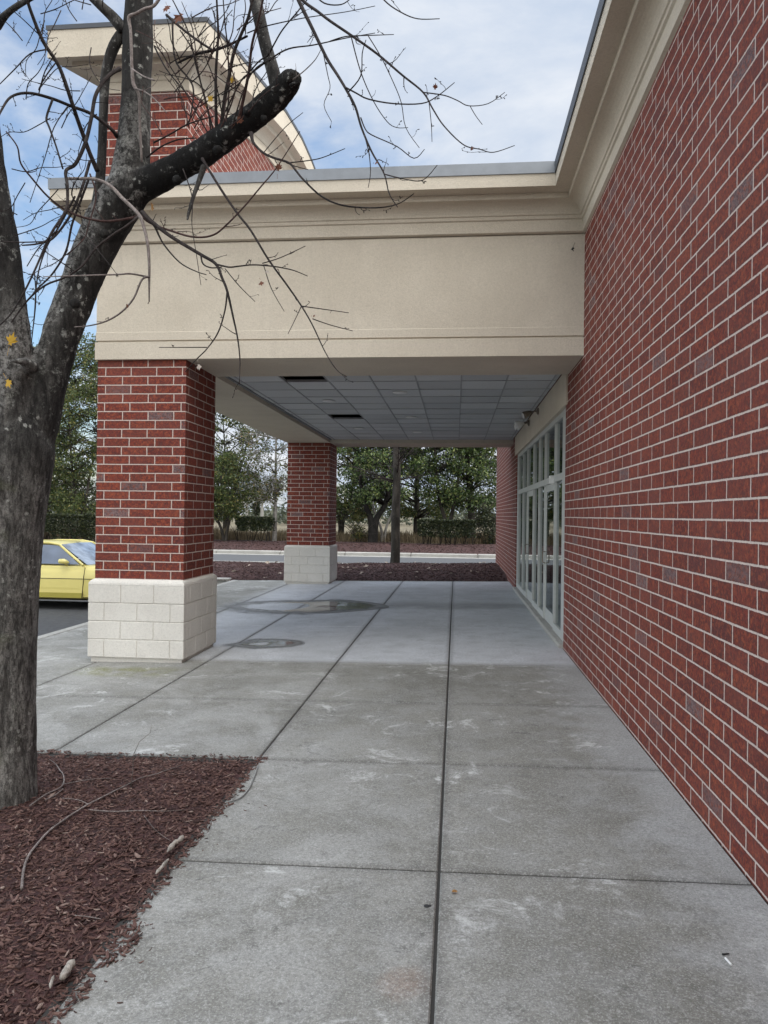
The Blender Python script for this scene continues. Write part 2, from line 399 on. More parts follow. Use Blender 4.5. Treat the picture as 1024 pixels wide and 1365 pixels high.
# ------------------------------------------------------------------ world, sun
SUN_EL, SUN_AZ = R(38), R(86)      # azimuth clockwise from +Y: behind the store, to the right
w = bpy.data.worlds.new('World'); scene.world = w; w.use_nodes = True
nt = w.node_tree; nt.nodes.clear()
W = NT.__new__(NT); W.t = nt; W.m = None
out = nt.nodes.new('ShaderNodeOutputWorld')
sky = W.n('TexSky', sky_type='NISHITA', sun_disc=False, sun_elevation=SUN_EL, sun_rotation=SUN_AZ, air_density=1.3, dust_density=1.2, ozone_density=4.0)
tc = W.n('TexCoord'); D = W.xyz(tc.outputs['Generated'])
zz = W.math('MAXIMUM', D[2], 0.)
den = W.math('ADD', zz, .22)
cp = W.comb(W.math('DIVIDE', D[0], den), W.math('DIVIDE', D[1], den), 0.)
n1 = W.noise(W.comb(W.math('ADD', W.math('DIVIDE', D[0], den), 3.4), W.math('ADD', W.math('DIVIDE', D[1], den), 1.7), 0.), 1.5, 9, .58, .35)
n2 = W.noise(W.scale(cp, 1., 1., 1.), .5, 3)
cov = W.math('ADD', W.math('MULTIPLY', n1, .75), W.math('MULTIPLY', n2, .25))
# more cloud to the right of the view and away from it, a blue break up to the left
cov = W.math('ADD', cov, W.math('MULTIPLY', W.step(D[0], -.62, .1), .2))
mask = W.step(cov, .46, .62)
n3 = W.noise(cp, 2.3, 7, .6, .3)
shade = W.mix(W.step(W.math('ADD', W.math('MULTIPLY', n3, .6), W.math('MULTIPLY', n1, .4)), .38, .68), (.56, .66, .82), (.97, .99, 1.02))
lift = W.math('ADD', .64, W.math('MULTIPLY', W.step(D[2], .6, .95), 1.7))
# unseen cloud behind camera and off left, brightened as added fill light
fill_bank = W.math('MAXIMUM', W.step(D[1], .25, -.5), W.step(D[0], -.62, -.95))
lift = W.math('ADD', lift, W.math('MULTIPLY', W.math('MAXIMUM', W.math('MULTIPLY', W.step(D[1], .25, -.5), .95), W.math('MULTIPLY', W.step(D[0], -.62, -.95), 4.4)), 1.))
shade = W.mix(W.math('MULTIPLY', fill_bank, .8), shade, (1., .985, .94))
bgS = W.n('Background'); W.link(sky.outputs[0], bgS.inputs[0]); bgS.inputs[1].default_value = .13
bgC = W.n('Background'); W.link(shade, bgC.inputs[0]); W.link(lift, bgC.inputs[1])
mxs = W.n('MixShader'); W.link(mask, mxs.inputs[0]); W.link(bgS.outputs[0], mxs.inputs[1]); W.link(bgC.outputs[0], mxs.inputs[2])
W.link(mxs.outputs[0], out.inputs[0])

sl = bpy.data.lights.new('sun', 'SUN'); sl.energy = 1.3; sl.angle = R(10); sl.color = (1, .95, .87)
so = bpy.data.objects.new('sun', sl); COL.objects.link(so)
sd = Vector((math.sin(SUN_AZ)*math.cos(SUN_EL), math.cos(SUN_AZ)*math.cos(SUN_EL), math.sin(SUN_EL)))
so.rotation_euler = (-sd).to_track_quat('-Z', 'Y').to_euler(); so.location = (20, -20, 30)
scene.view_settings.view_transform = 'Standard'; scene.view_settings.look = 'None'
scene.view_settings.exposure = 0.64; scene.view_settings.gamma = 1.0
scene.cycles.max_bounces = 8; scene.cycles.transparent_max_bounces = 12

# ------------------------------------------------------------------ ground, roads
m = MB(); m.quad((-900, -900, -.6), (900, -900, -.6), (900, 900, -.6), (-900, 900, -.6))
tag(m.build('ground', MT['earth']), kind='structure')
m = MB(); m.quad((-70, -30, -.25), (-5.62, -30, -.25), (-5.62, 33.3, -.25), (-70, 33.3, -.25))
tag(m.build('parking_lot', MT['asphalt']), kind='structure')
m = MB(); m.quad((-70, 26.3, -.246), (40, 26.3, -.246), (40, 33.3, -.246), (-70, 33.3, -.246))
tag(m.build('drive_road', MT['road']), kind='structure')

# sidewalk slabs with open joints
def slab(mb, x0, x1, y0, y1, g=.006):
    x0 += g; x1 -= g; y0 += .009 if y0 < 8 else .004; y1 -= .009 if y1 < 8 else .004; b = .006
    def zt(x): return gz(x)
    vs = []
    for (dx, z) in ((0, -.5), (0, -b), (b, 0)):
        for (x, y) in ((x0+dx, y0+dx), (x1-dx, y0+dx), (x1-dx, y1-dx), (x0+dx, y1-dx)):
            vs.append((x, y, zt(x)+z))
    fs = []
    for k in (0, 4):
        for j in range(4):
            fs.append((k+j, k+(j+1) % 4, k+4+(j+1) % 4, k+4+j))
    fs.append((8, 9, 10, 11)); mb.add(vs, fs)
m = MB()
xs = [-5.62, -4.081, -2.8175, -1.3286, -.0594, 1.35]
ys = [-12.9, -11.3, -9.7, -8.1, -6.5, -4.9, -3.3, -1.7, -.1, 1.98, 3.4796, 4.9758, 6.571, 8.25, 11.03, 13.7, 16.3, 18.85]
for i in range(5):
    for j in range(len(ys)-1):
        if i < 3 and i > 0 and ys[j] < 4.9: continue
        if i < 1 and ys[j] < 4.9:
            slab(m, xs[i], xs[i+1], ys[j], ys[j+1]); continue
        slab(m, xs[i], xs[i+1], ys[j], ys[j+1], .0068 if i in (3, 4) else .006)
tag(m.build('sidewalk', MT['concrete']), kind='structure')
m = MB()
m.quad((-5.6, -12.9, gz(-5.6)-.0095), (1.4, -12.9, gz(1.4)-.0095), (1.4, 18.84, gz(1.4)-.0095), (-5.6, 18.84, gz(-5.6)-.0095))
tag(m.build('sidewalk_joint_filler', MT['filler']), kind='structure')
# kerbs
m = MB()
for k in range(16):
    y0 = -12.9+k*2.0; y1 = min(y0+1.99, 18.85)
    m.bbox(-5.78, -5.625, y0, y1, -.5, gz(-5.62)+.004, .015)
tag(m.build('kerb', MT['kerb']), kind='structure')
m = MB()
for k in range(18):
    m.bbox(-14.0+k*.95, -14.0+k*.95+.944, 26.05, 26.3, -.5, -.11, .02)
for k in range(4):
    m.bbox(-14.2, -14.01, 19.1+k*1.75, 19.1+k*1.75+1.74, -.5, -.06, .02)
for k in range(7):
    m.bbox(-14.0+k*1.16, -14.0+k*1.16+1.155, 18.9, 19.1, -.5, -.075, .02)
tag(m.build('planting_bed_kerb', MT['kerb']), kind='structure')
m = MB()
for k in range(30):
    m.bbox(-50+k*3.0, -50+k*3.0+2.98, 33.3, 33.65, -.5, -.08, .03)
    m.box(-50+k*3.0, -50+k*3.0+2.99, 32.75, 33.3, -.5, -.236)
tag(m.build('far_road_kerb', MT['kerb']), kind='structure')

def bedmesh(x0, x1, y0, y1, nx, ny, zf):
    m = MB(); vs = []; fs = []
    for j in range(ny+1):
        for i in range(nx+1):
            x = x0+(x1-x0)*i/nx; y = y0+(y1-y0)*j/ny; vs.append((x, y, zf(x, y)))
    for j in range(ny):
        for i in range(nx):
            a = j*(nx+1)+i; fs.append((a, a+1, a+nx+2, a+nx+1))
    m.add(vs, fs); return m
def farstrip(x, y):
    return -.1+.22*sstep(33.6, 38, y)+.05*noise.noise(Vector((x*.5, y*.5, 0)))
tag(bedmesh(-50, 40, 33.6, 40.5, 150, 14, farstrip).build('verge_mulch', MT['mulchbase'], smooth=True), kind='structure')
tag(bedmesh(-70, 60, 40.3, 120, 60, 40, lambda x, y: .1+.2*noise.noise(Vector((x*.1, y*.1, 3)))).build('field_ground', MT['earth'], smooth=True), kind='structure')

# ------------------------------------------------------------------ mulch beds
random.seed(5)
TX, TY = -2.43, 3.95      # foot of the maple
def nearz(x, y):
    e = min(sstep(-1.3, -1.75, x), sstep(4.97, 4.5, y))
    r = math.hypot(x-TX, y-TY)
    return gz(x)-.012+.05*e+.05*math.exp(-(r/.4)**2)+.014*noise.noise(Vector((x*5, y*5, 1)))*e
def chip(mb, x, y, z, L, wd, rz, tilt, roll, curl):
    c, s = math.cos(rz), math.sin(rz); ct, st_ = math.cos(tilt), math.sin(tilt); cr, sr = math.cos(roll), math.sin(roll)
    th = wd*.3
    pts = []
    for (u, k) in ((-.5, .45), (-.12, 1), (.3, .9), (.5, .3)):
        zc = curl*(u*u)*L
        for (v, h) in ((-.5*k, 0), (.5*k, 0), (.22*k, th), (-.3*k, th)):
            lx, ly, lz = u*L, v*wd, h+zc
            ly, lz = ly*cr-lz*sr, ly*sr+lz*cr
            lx, lz = lx*ct-lz*st_, lx*st_+lz*ct
            pts.append((x+lx*c-ly*s, y+lx*s+ly*c, z+lz))
    fs = []
    for k in range(3):
        for j in range(4):
            fs.append((k*4+j, k*4+(j+1) % 4, k*4+4+(j+1) % 4, k*4+4+j))
    fs += [(3, 2, 1, 0), (12, 13, 14, 15)]
    mb.add(pts, fs)
tag(bedmesh(-5.0, -1.33, -2, 4.98, 110, 210, nearz).build('mulch_bed_soil', MT['mulchbase'], smooth=True), kind='structure')
m = MB()
def edge_x(y): return -1.30+.05*noise.noise(Vector((0, y*3.1, 5)))+.035*noise.noise(Vector((0, y*9, 2)))+(.06*math.exp(-((y-2.75)/.16)**2))
def edge_y(x): return 4.975+.03*noise.noise(Vector((x*4, 0, 8)))
n = 0
while n < 27000:
    y = 2.0+3.05*random.random()**1.15; x = -3.1+1.95*random.random()
    if x > edge_x(y)+abs(random.gauss(0, .018)) or y > edge_y(x)+abs(random.gauss(0, .02)): continue
    near = y < 3.4
    L = random.uniform(.01, .036)*(1.35 if random.random() < .15 else 1); wd = L*random.uniform(.16, .42)
    z = nearz(min(x, -1.31), min(y, 4.96))+random.random()*.014-.003
    if x > -1.33 or y > 4.97: z = gz(x)+.002+random.random()*.005
    chip(m, x, y, z, L, wd, random.random()*6.283, random.gauss(0, .22), random.gauss(0, .5), random.uniform(-.3, .5)); n += 1
for k in range(9000):     # the rest of the bed, out of the picture to the left
    y = random.uniform(.6, 4.95); x = random.uniform(-4.98, -2.9)
    L = random.uniform(.02, .055); chip(m, x, y, nearz(x, y)+random.random()*.012, L, L*.35, random.random()*6.28, random.gauss(0, .22), random.gauss(0, .5), .2)
for k in range(38):      # chips kicked out on to the slab
    y = random.uniform(2.2, 4.9); x = edge_x(y)+abs(random.gauss(0, .1))
    L = random.uniform(.008, .022); chip(m, x, y, gz(x)+.002, L, L*.3, random.random()*6.28, 0, 0, .2)
tag(m.build('bark_mulch', MT['chips']), 'dark red-brown shredded bark mulch heaped around the near maple tree', 'mulch', kind='stuff')

def farz(x, y):
    return (gz(max(x, -5.5))-.03)+.13*sstep(18.9, 20.5, y)*sstep(26.1, 24.0, y)+.03*noise.noise(Vector((x*1.2, y*1.2, 4)))-.015*sstep(25, 26, y)
tag(bedmesh(-14.0, 1.4, 18.86, 26.06, 120, 60, farz).build('planting_bed_soil', MT['mulchbase'], smooth=True), kind='structure')
m = MB()
for k in range(16000):
    y = 18.9+7.1*random.random()**1.5; x = random.uniform(-9.5, 1.3)
    L = random.uniform(.03, .075); chip(m, x, y, farz(x, y)+random.random()*.015, L, L*.35, random.random()*6.28, random.gauss(0, .25), random.gauss(0, .5), .2)
for k in range(5000):
    y = random.uniform(33.7, 38.5); x = random.uniform(-24, 4)
    L = random.uniform(.06, .12); chip(m, x, y, farstrip(x, y)+random.random()*.02, L, L*.35, random.random()*6.28, random.gauss(0, .25), random.gauss(0, .5), .2)
tag(m.build('bark_mulch', MT['chips_far']), 'dark brown bark mulch in the planting beds beyond the canopy', 'mulch', kind='stuff')

# ------------------------------------------------------------------ the store
store = empty('store_building', (1.35, 9, 0), 'long red brick store wall with beige cornice and glazed entrance front', 'building')
Y0, Y1, HB = 9.42, 16.95, 3.03
m = MB()
m.box(1.35, 1.65, -13, Y0, -.5, 4.76)
m.box(1.35, 1.65, Y1, 25.3, -.5, 4.76)
m.box(1.352, 1.65, Y0, Y1, 3.2, 4.76)
m.box(1.65, 16, 25.0, 25.3, -.5, 4.76)
m.box(1.65, 16, -13, -12.7, -.5, 4.76)
m.box(15.7, 16, -12.7, 25.0, -.5, 4.76)
m.build('wall', MT['brick_wall'], store)
m = MB(); m.box(1.36, 15.9, -12.9, 25.2, 4.765, 5.2)
m.build('roof', MT['roof'], store)
m = MB(); m.box(1.33, 1.6, Y0-.14, Y1+.3, HB, 3.4595)
m.build('header', MT['stucco'], store)
m = MB(); m.box(1.655, 9, Y0-1, Y1+1, -.04, .04)
m.build('interior_floor', MT['intfloor'], store)
m = MB(); m.box(7.0, 7.2, Y0-1, Y1+1, .05, 3.3); m.box(1.66, 7.0, Y0-1.2, Y0-1.01, .05, 3.3); m.box(1.66, 7, Y1+1.01, Y1+1.2, .05, 3.3); m.box(1.66, 7, Y0-1, Y1+1, 3.0, 3.1)
for k in range(4): m.box(3.4, 3.7, 10.4+k*2, 10.7+k*2, .05, 2.99)
m.build('interior_wall', MT['interior'], store)

# cornice swept along a polyline in plan: profile of (offset outwards, height)
PROF = [(.0, 4.71), (.028, 4.722), (.028, 4.845), (.046, 4.855), (.046, 4.888), (.056, 4.893)]
for k in range(9):
    a = k/8*math.pi/2
    PROF.append((.06+.145*(1-math.cos(a)), 4.895+.112*math.sin(a)))
PROF += [(.21, 5.012), (.21, 5.066), (.362, 5.071), (.362, 5.214), (.2, 5.216)]
PFLASH = [(.34, 5.2), (.376, 5.2), (.378, 5.318), (.2, 5.33), (-.25, 5.335)]
PFASC = [(-.3, 3.4), (-.3, 3.387), (0, 3.385), (0, 3.582), (-.025, 3.584), (-.025, 3.6), (-.006, 3.602), (-.006, 3.693), (-.011, 3.7), (-.011, 4.7), (-.03, 4.712), (.0, 4.714)]
def sweep(mb, prof, path):
    """path: list of (x, y, nx, ny) where point = (x + o*nx, y + o*ny)"""
    k0 = len(mb.v); n = len(prof)
    for (x, y, nx, ny) in path:
        for o, z in prof: mb.v.append((x+o*nx, y+o*ny, z))
    for i in range(len(path)-1):
        for j in range(n-1):
            a = k0+i*n+j; mb.f.append((a, a+n, a+n+1, a+1))
YF, YB, XL, XW = 8.15, 19.02, -4.16, 1.35
wallpath = [(XW, -13.0, -1, 0), (XW, YF, -1, -1)]
for wp in (wallpath, [(XW, YB, -1, 1), (XW, 25.3, -1, 1), (14, 25.3, 0, 1)]):
    m = MB(); sweep(m, PROF, wp); co = m.build('cornice', MT['stucco'], store)
    m = MB(); sweep(m, PFLASH, wp); m.build('flashing', MT['flash_dark'], co)

# glazed entrance front: aluminium frame, panes, two doors
EDG = [9.83, 10.6, 11.78, 12.6, 13.5, 14.68, 15.6, 16.66]
nb = 7; TR = 2.13; FX0, FX1, GX = 1.372, 1.48, 1.405
m = MB()
for i in range(nb+1):
    ya_, yb_ = (Y0+.002, EDG[0]) if i == 0 else ((EDG[7], Y1-.002) if i == 7 else (EDG[i]-.03, EDG[i]+.03))
    m.box(FX0, FX1, ya_, yb_, .05, HB-.005)
for (z0, z1) in ((.05, .15), (TR, TR+.09), (HB-.08, HB-.006)):
    for i in range(nb):
        ya = EDG[i]+(.03 if i else 0); yb = EDG[i+1]-(.03 if i < 6 else 0)
        if z0 < .1 and i in (1, 4): continue
        m.box(FX0+.003, FX1-.003, ya, yb, z0, z1)
fr = m.build('storefront_frame', MT['alu'], store)
for i in range(nb):
    ya = EDG[i]+(.03 if i else 0); yb = EDG[i+1]-(.03 if i < 6 else 0)
    m = MB(); m.box(GX, GX+.012, ya-.005, yb+.005, TR+.085, HB-.075); m.build('window_pane', MT['glass'], store)
    if i in (1, 4):
        m = MB()
        m.box(FX0+.02, FX1-.03, ya+.006, ya+.1, .03, TR-.008); m.box(FX0+.02, FX1-.03, yb-.1, yb-.006, .03, TR-.008)
        m.box(FX0+.022, FX1-.032, ya+.1, yb-.1, .03, .24); m.box(FX0+.022, FX1-.032, ya+.1, yb-.1, TR-.11, TR-.008)
        d = m.build('glass_door', MT['alu'], store)
        m = MB(); m.box(GX-.01, GX+.002, ya+.095, yb-.095, .235, TR-.105); m.build('door_pane', MT['glass'], d)
        m = MB()
        yh = yb-.06
        m.tube([(FX0+.02, yh, .92), (FX0-.025, yh, .93), (FX0-.028, yh, 1.09), (FX0+.02, yh, 1.1)], .009, 8)
        m.build('door_handle', MT['bronze'], d)
    else:
        m = MB(); m.box(GX, GX+.012, ya-.005, yb+.005, .145, TR+.005); m.build('window_pane', MT['glass'], store)
m = MB(); m.bbox(FX0-.05, FX0+.02, 10.72, 10.82, TR-.02, TR+.1, .008); m.build('door_sensor', MT['white'], store)
m = MB(); m.bbox(1.29, 1.56, Y0+.005, Y1-.005, -.4, .048, .012)
m.build('threshold', MT['kerb'], store)

# ------------------------------------------------------------------ the entrance canopy
canopy = empty('entrance_canopy', (-1.4, 13.6, 0), 'beige stucco entrance canopy on two red brick pillars with cream block bases', 'canopy')
PX0, PX1 = -4.146, -3.092
NP0, NP1, FP0, FP1 = 8.2, 9.24, 17.93, 18.97
cpath = [(1.35, YB, 0, 1), (XL, YB, -1, 1), (XL, YF, -1, -1), (XW, YF, -1, -1)]
fpath = [(1.35, YB, 0, 1), (XL, YB, -1, 1), (XL, YF, -1, -1), (XW, YF, 0, -1)]
m = MB(); sweep(m, PFASC, fpath)
ZS = 3.385
m.quad((XL+.3, NP1, ZS), (1.35, NP1, ZS), (1.35, YF+.3, ZS+.002), (XL+.3, YF+.3, ZS+.002))
m.quad((XL+.3, FP0, ZS), (XL+.3, NP1, ZS), (PX1, NP1, ZS), (PX1, FP0, ZS))
m.quad((XL+.3, YB-.3, ZS+.002), (1.35, YB-.3, ZS+.002), (1.35, FP0, ZS), (XL+.3, FP0, ZS))
m.quad((PX1, NP1, ZS), (1.35, NP1, ZS), (1.35, NP1, 3.9), (PX1, NP1, 3.9))
m.quad((1.35, FP0, ZS), (PX1, FP0, ZS), (PX1, FP0, 3.9), (1.35, FP0, 3.9))
m.quad((PX1, FP0, ZS), (PX1, NP1, ZS), (PX1, NP1, 3.9), (PX1, FP0, 3.9))
m.build('fascia', MT['stucco'], canopy)
m = MB(); sweep(m, PROF, cpath)
cc = m.build('cornice', MT['stucco'], canopy)
m = MB(); sweep(m, PFLASH, cpath); m.build('flashing', MT['flash'], cc)
m = MB(); m.quad((XL, YF, 5.2), (1.35, YF, 5.2), (1.35, YB, 5.2), (XL, YB, 5.2)); m.build('roof', MT['roof'], canopy)
# ceiling: tiles in a grid, two tiles missing
ZC = 3.462
gx = [PX1+.035]+[-2.975+.605*k for k in range(0, 8) if -2.975+.605*k < 1.33]+[1.328]
gy = [NP1+.005, 9.41]+[10.07+.66*k for k in range(0, 12)]+[FP0-.005]
gx = [v for i, v in enumerate(gx) if i == 0 or v-gx[i-1] > .05]
gy = [v for i, v in enumerate(gy) if i == 0 or v-gy[i-1] > .05]
random.seed(3)
m = MB(); gr = MB()
for i in range(len(gx)-1):
    for j in range(len(gy)-1):
        xm, ym = (gx[i]+gx[i+1])/2, (gy[j]+gy[j+1])/2
        if abs(xm+2.07) < .2 and (abs(ym-9.74) < .2 or abs(ym-13.7) < .2): continue
        dz = random.uniform(0, .006); sk = random.uniform(-.003, .003)
        m.add([(gx[i]+.009, gy[j]+.009, ZC+dz), (gx[i+1]-.009, gy[j]+.009, ZC+dz+sk), (gx[i+1]-.009, gy[j+1]-.009, ZC+dz), (gx[i]+.009, gy[j+1]-.009, ZC+dz-sk)], [(3, 2, 1, 0)])
ce = m.build('ceiling_tiles', MT['tile'], canopy)
for x in gx[1:-1]: gr.box(x-.0095, x+.0095, gy[0], gy[-1], ZC-.004, ZC+.03)
for y in gy[1:-1]:
    for i in range(len(gx)-1): gr.box(gx[i]+.0115, gx[i+1]-.0115, y-.009, y+.009, ZC-.002, ZC+.03)
gr.box(PX1+.001, PX1+.033, gy[0], gy[-1], ZC-.012, ZC+.03)
gr.build('ceiling_grid', MT['grid'], ce)
m = MB(); m.quad((PX1, NP1, 3.895), (1.35, NP1, 3.895), (1.35, FP0, 3.895), (PX1, FP0, 3.895)); m.build('plenum_deck', MT['void'], canopy)
for (x, y) in ((-.85, 10.95), (-2.06, 11.75), (-.85, 13.72), (-.86, 16.2), (-2.06, 15.5)):
    m = MB(); m.lathe((x, y, ZC-.012), [(.105, 0), (.11, .008), (.085, .01), (.075, .035)], 24)
    d = m.build('downlight', MT['white'], canopy, True, True)
    m = MB(); m.lathe((x, y, ZC-.004), [(.03, -.002), (.07, .006), (.07, .03)], 20); m.build('lamp_lens', MT['lens'], d, True)

def pillar(y0, y1):
    g = gz(-3.6)
    m = MB(); m.box(PX0, PX1, y0, y1, .8, 3.4)
    p = m.build('pillar', MT['brick_pillar'], canopy)
    x0, x1 = PX0-.042, PX1+.04; ya, yb = y0-.075, y1+.04
    m = MB(); gv = .0035
    nz = 4; z0 = -.03; zt = .862; ch = (.80-z0)/nz
    for c in range(nz):
        za, zb = z0+c*ch, z0+(c+1)*ch
        def cuts(a, b, odd):
            L = .39; s = a+(L if not odd else L*.5); r = [a]
            while s < b-.06: r.append(s); s += L
            return r+[b]
        cx = cuts(x0, x1, c % 2 == 0); cy = cuts(ya, yb, c % 2 == 1)
        m.box(x0+.008, x1-.008, ya+.008, yb-.008, za+.0005*c, zb)
        for i in range(len(cx)-1):
            top = zb-(gv if c < 3 else 0)
            m.bbox(cx[i]+(gv if i else 0), cx[i+1]-(gv if i < len(cx)-2 else 0), ya, ya+.1, za+gv, top, .005)
            m.bbox(cx[i]+(gv if i else 0), cx[i+1]-(gv if i < len(cx)-2 else 0), yb-.1, yb, za+gv, top, .005)
        for i in range(len(cy)-1):
            top = zb-(gv if c < 3 else 0)
            a = cy[i]+(gv if i else .1015); b = cy[i+1]-(gv if i < len(cy)-2 else .1015)
            if b-a < .03: continue
            m.bbox(x1-.1, x1, a, b, za+gv, top, .005); m.bbox(x0, x0+.1, a, b, za+gv, top, .005)
    # rounded shoulder up to the brick
    pr = [(0, .80), (.004, .822), (.016, .842), (.034, .855), (.05, .862)]
    k = len(m.v)
    for o, z in pr:
        m.v += [(x0+o, ya+o, z), (x1-o, ya+o, z), (x1-o, yb-o, z), (x0+o, yb-o, z)]
    for i in range(len(pr)-1):
        for j in range(4): m.f.append((k+i*4+j, k+i*4+(j+1) % 4, k+i*4+4+(j+1) % 4, k+i*4+4+j))
    e = k+(len(pr)-1)*4; m.f.append((e, e+1, e+2, e+3))
    b = m.build('pillar_base', MT['block'], p)
    m = MB(); m.box(x0+.03, x1-.03, ya+.03, yb-.03, -.4, z0); m.build('plinth', MT['block'], b)
pillar(NP0, NP1); pillar(FP0, FP1)

# segmental-arched brick parapet over the pillars on the drive side
AX0, AX1, AY0, AY1 = -4.09, -3.115, 8.2, 18.97
ARCH = [(0, 8.27), (.8, 8.245), (2.07, 8.05), (3.3, 7.735), (4.55, 7.405), (5.85, 7.01), (7.5, 6.5)]
def arch(y, top):
    d = abs(y-13.6)
    for (a, za), (b, zb) in zip(ARCH, ARCH[1:]):
        if d <= b: return za+(zb-za)*(d-a)/(b-a)
    return ARCH[-1][1]
AT = 8.3
N = 28
def aring(ox, oy, drop):
    """closed outline in plan at the arch height minus drop"""
    ys_ = [AY0-oy+(AY1-AY0+2*oy)*i/N for i in range(N+1)]
    r = [(AX1+ox*.84, y, arch(y, AT)-drop) for y in ys_]
    l = [(AX0-ox*1.22, y, arch(y, AT)-drop) for y in reversed(ys_)]
    return r+l
m = MB()
for x in (AX0, AX1):
    for i in range(N):
        ya = AY0+(AY1-AY0)*i/N; yb = AY0+(AY1-AY0)*(i+1)/N
        a, b = (x, ya, 5.2), (x, yb, 5.2); c, d = (x, yb, arch(yb, AT)-.6), (x, ya, arch(ya, AT)-.6)
        m.quad(*((a, b, c, d) if x == AX1 else (b, a, d, c)))
for y in (AY0, AY1):
    a, b = (AX0, y, 5.2), (AX1, y, 5.2); c, d = (AX1, y, arch(y, AT)-.6), (AX0, y, arch(y, AT)-.6)
    m.quad(*((a, b, c, d) if y == AY0 else (b, a, d, c)))
par = m.build('arched_parapet', MT['brick_pillar'], canopy)
def loft(mb, rings):
    k = len(mb.v); n = len(rings[0])
    for r in rings: mb.v += r
    for i in range(len(rings)-1):
        for j in range(n):
            j2 = (j+1) % n; mb.f.append((k+i*n+j, k+i*n+j2, k+(i+1)*n+j2, k+(i+1)*n+j))
rings = [aring(0, 0, .68), aring(.03, .025, .675), aring(.03, .025, .555), aring(.05, .04, .55)]
for k in range(7):
    a = k/6*math.pi/2
    rings.append(aring(.055+.17*(1-math.cos(a)), .045+.17*(1-math.cos(a)), .54-.11*math.sin(a)))
rings += [aring(.24, .23, .425), aring(.24, .23, .355), aring(.41, .38, .35), aring(.41, .38, .03)]
m = MB(); loft(m, rings); ac = m.build('cornice', MT['stucco'], par)
m = MB(); loft(m, [aring(.39, .36, .04), aring(.422, .392, .04), aring(.424, .394, -.01), aring(.1, .1, -.03), aring(-.4, -.4, -.03)]); m.build('flashing', MT['flash_dark'], ac)

# ------------------------------------------------------------------ lights on the header
def security_light(y, label, twin):
    o = empty('security_light', (1.33, y, 3.38), label, 'light')
    m = MB(); m.lathe((1.33, y, 3.37), [(.055, 0), (.055, -.018), (.03, -.035)], 18, 'x'); m.build('wall_plate', MT['bronze'], o, True, True)
    hs = (-.13, .13) if twin else (0,)
    for k, dy in enumerate(hs):
        m = MB(); m.tube([(1.31, y, 3.37), (1.26, y+dy*.6, 3.375), (1.22, y+dy, 3.36)], .012, 8); m.build('arm', MT['bronze'], o, True)
        big = twin and k == 0
        m = MB(); r = .085 if big else .06
        c = Vector((1.22, y+dy, 3.355)); dr = Vector((-.85, -.1, -.35)).normalized()
        m.tube([c, c+dr*.04, c+dr*.11, c+dr*.15], [.03, .045, r, r*1.03], 16)
        h = m.build('lamp_head', MT['white'] if big else MT['bronze'], o, True)
        m = MB(); m.tube([c+dr*.151, c+dr*.156], [r*.9, r*.88], 16); m.build('lens', MT['lens'], h)
security_light(12.35, 'small bronze single security lamp high on the beige header near the brick wall', False)
security_light(13.9, 'twin-head security light with one white lamp on the beige header above the doors', True)

# ------------------------------------------------------------------ puddles
def soft_mat(name, base, rough, a, b, spec, amp):
    t = NT(name); p = t.pos(); at_ = t.n('Attribute', attribute_name='inside')
    e = t.math('ADD', at_.outputs['Fac'], t.math('MULTIPLY', t.math('SUBTRACT', t.noise(t.scale(p, 1., 1.6, 1.), 2.6, 5, .65), .5), amp))
    k = t.step(e, a, b)
    r = t.math('ADD', rough, t.math('MULTIPLY', t.math('SUBTRACT', 1., t.step(e, a, b+.35)), .16))
    bs = t.bsdf(base, r, t.bump(t.noise(p, 3., 2), .03, .01), spec=spec)
    tr = t.n('BsdfTransparent'); mx = t.n('MixShader'); t.link(k, mx.inputs[0]); t.link(tr.outputs[0], mx.inputs[1]); t.link(bs.outputs[0], mx.inputs[2])
    t.link(mx.outputs[0], t.out.inputs[0]); return t.m
MT['water'] = soft_mat('puddle_water', (.16, .155, .145), .04, .2, .34, .5, .5)
MT['damp'] = soft_mat('damp_concrete', (.2, .2, .195), .5, .02, .4, .4, .5)
def puddle(pts, shrink, lab):
    def outline(s, seed, dz):
        cx = sum(p[0] for p in pts)/len(pts); cy = sum(p[1] for p in pts)/len(pts)
        sp = spline(pts+[pts[0]], 8)[:-1]
        return [(cx+(x-cx)*s+.03*noise.noise(Vector((x*4, y*4, seed))), cy+(y-cy)*s+.03*noise.noise(Vector((x*4, y*4, seed+5))), gz(x)+dz) for x, y in sp]
    def disc(name, mat, s, dz):
        m = MB(); rings = [outline(s*k/6, 1, dz) for k in (1, 2, 3, 4, 5, 6)]; n = len(rings[0])
        cx = sum(q[0] for q in rings[0])/n; cy = sum(q[1] for q in rings[0])/n
        m.v.append((cx, cy, gz(cx)+dz))
        for r in rings: m.v += r
        for j in range(n): m.f.append((0, 1+j, 1+(j+1) % n))
        for k in range(5):
            for j in range(n):
                j2 = (j+1) % n; m.f.append((1+k*n+j, 1+(k+1)*n+j, 1+(k+1)*n+j2, 1+k*n+j2))
        o = m.build(name, MT[mat]); a = o.data.attributes.new('inside', 'FLOAT', 'POINT')
        a.data.foreach_set('value', [1.]+[1-(k+1)/6 for k in range(6) for _ in range(n)])
        tag(o, kind='structure')
    disc('damp_patch', 'damp', 1.45, .0015); disc('puddle', 'water', 1.25*shrink, .003)
puddle([(-4.05, 13.4), (-3.5, 12.75), (-2.6, 12.55), (-1.9, 12.8), (-1.3, 13.3), (-1.5, 13.9), (-2.2, 14.35), (-3.0, 14.2), (-3.7, 14.0)], .93, '')
puddle([(-2.85, 9.36), (-2.5, 9.15), (-2.12, 9.3), (-2.03, 9.5), (-2.2, 9.72), (-2.6, 9.78)], .9, '')

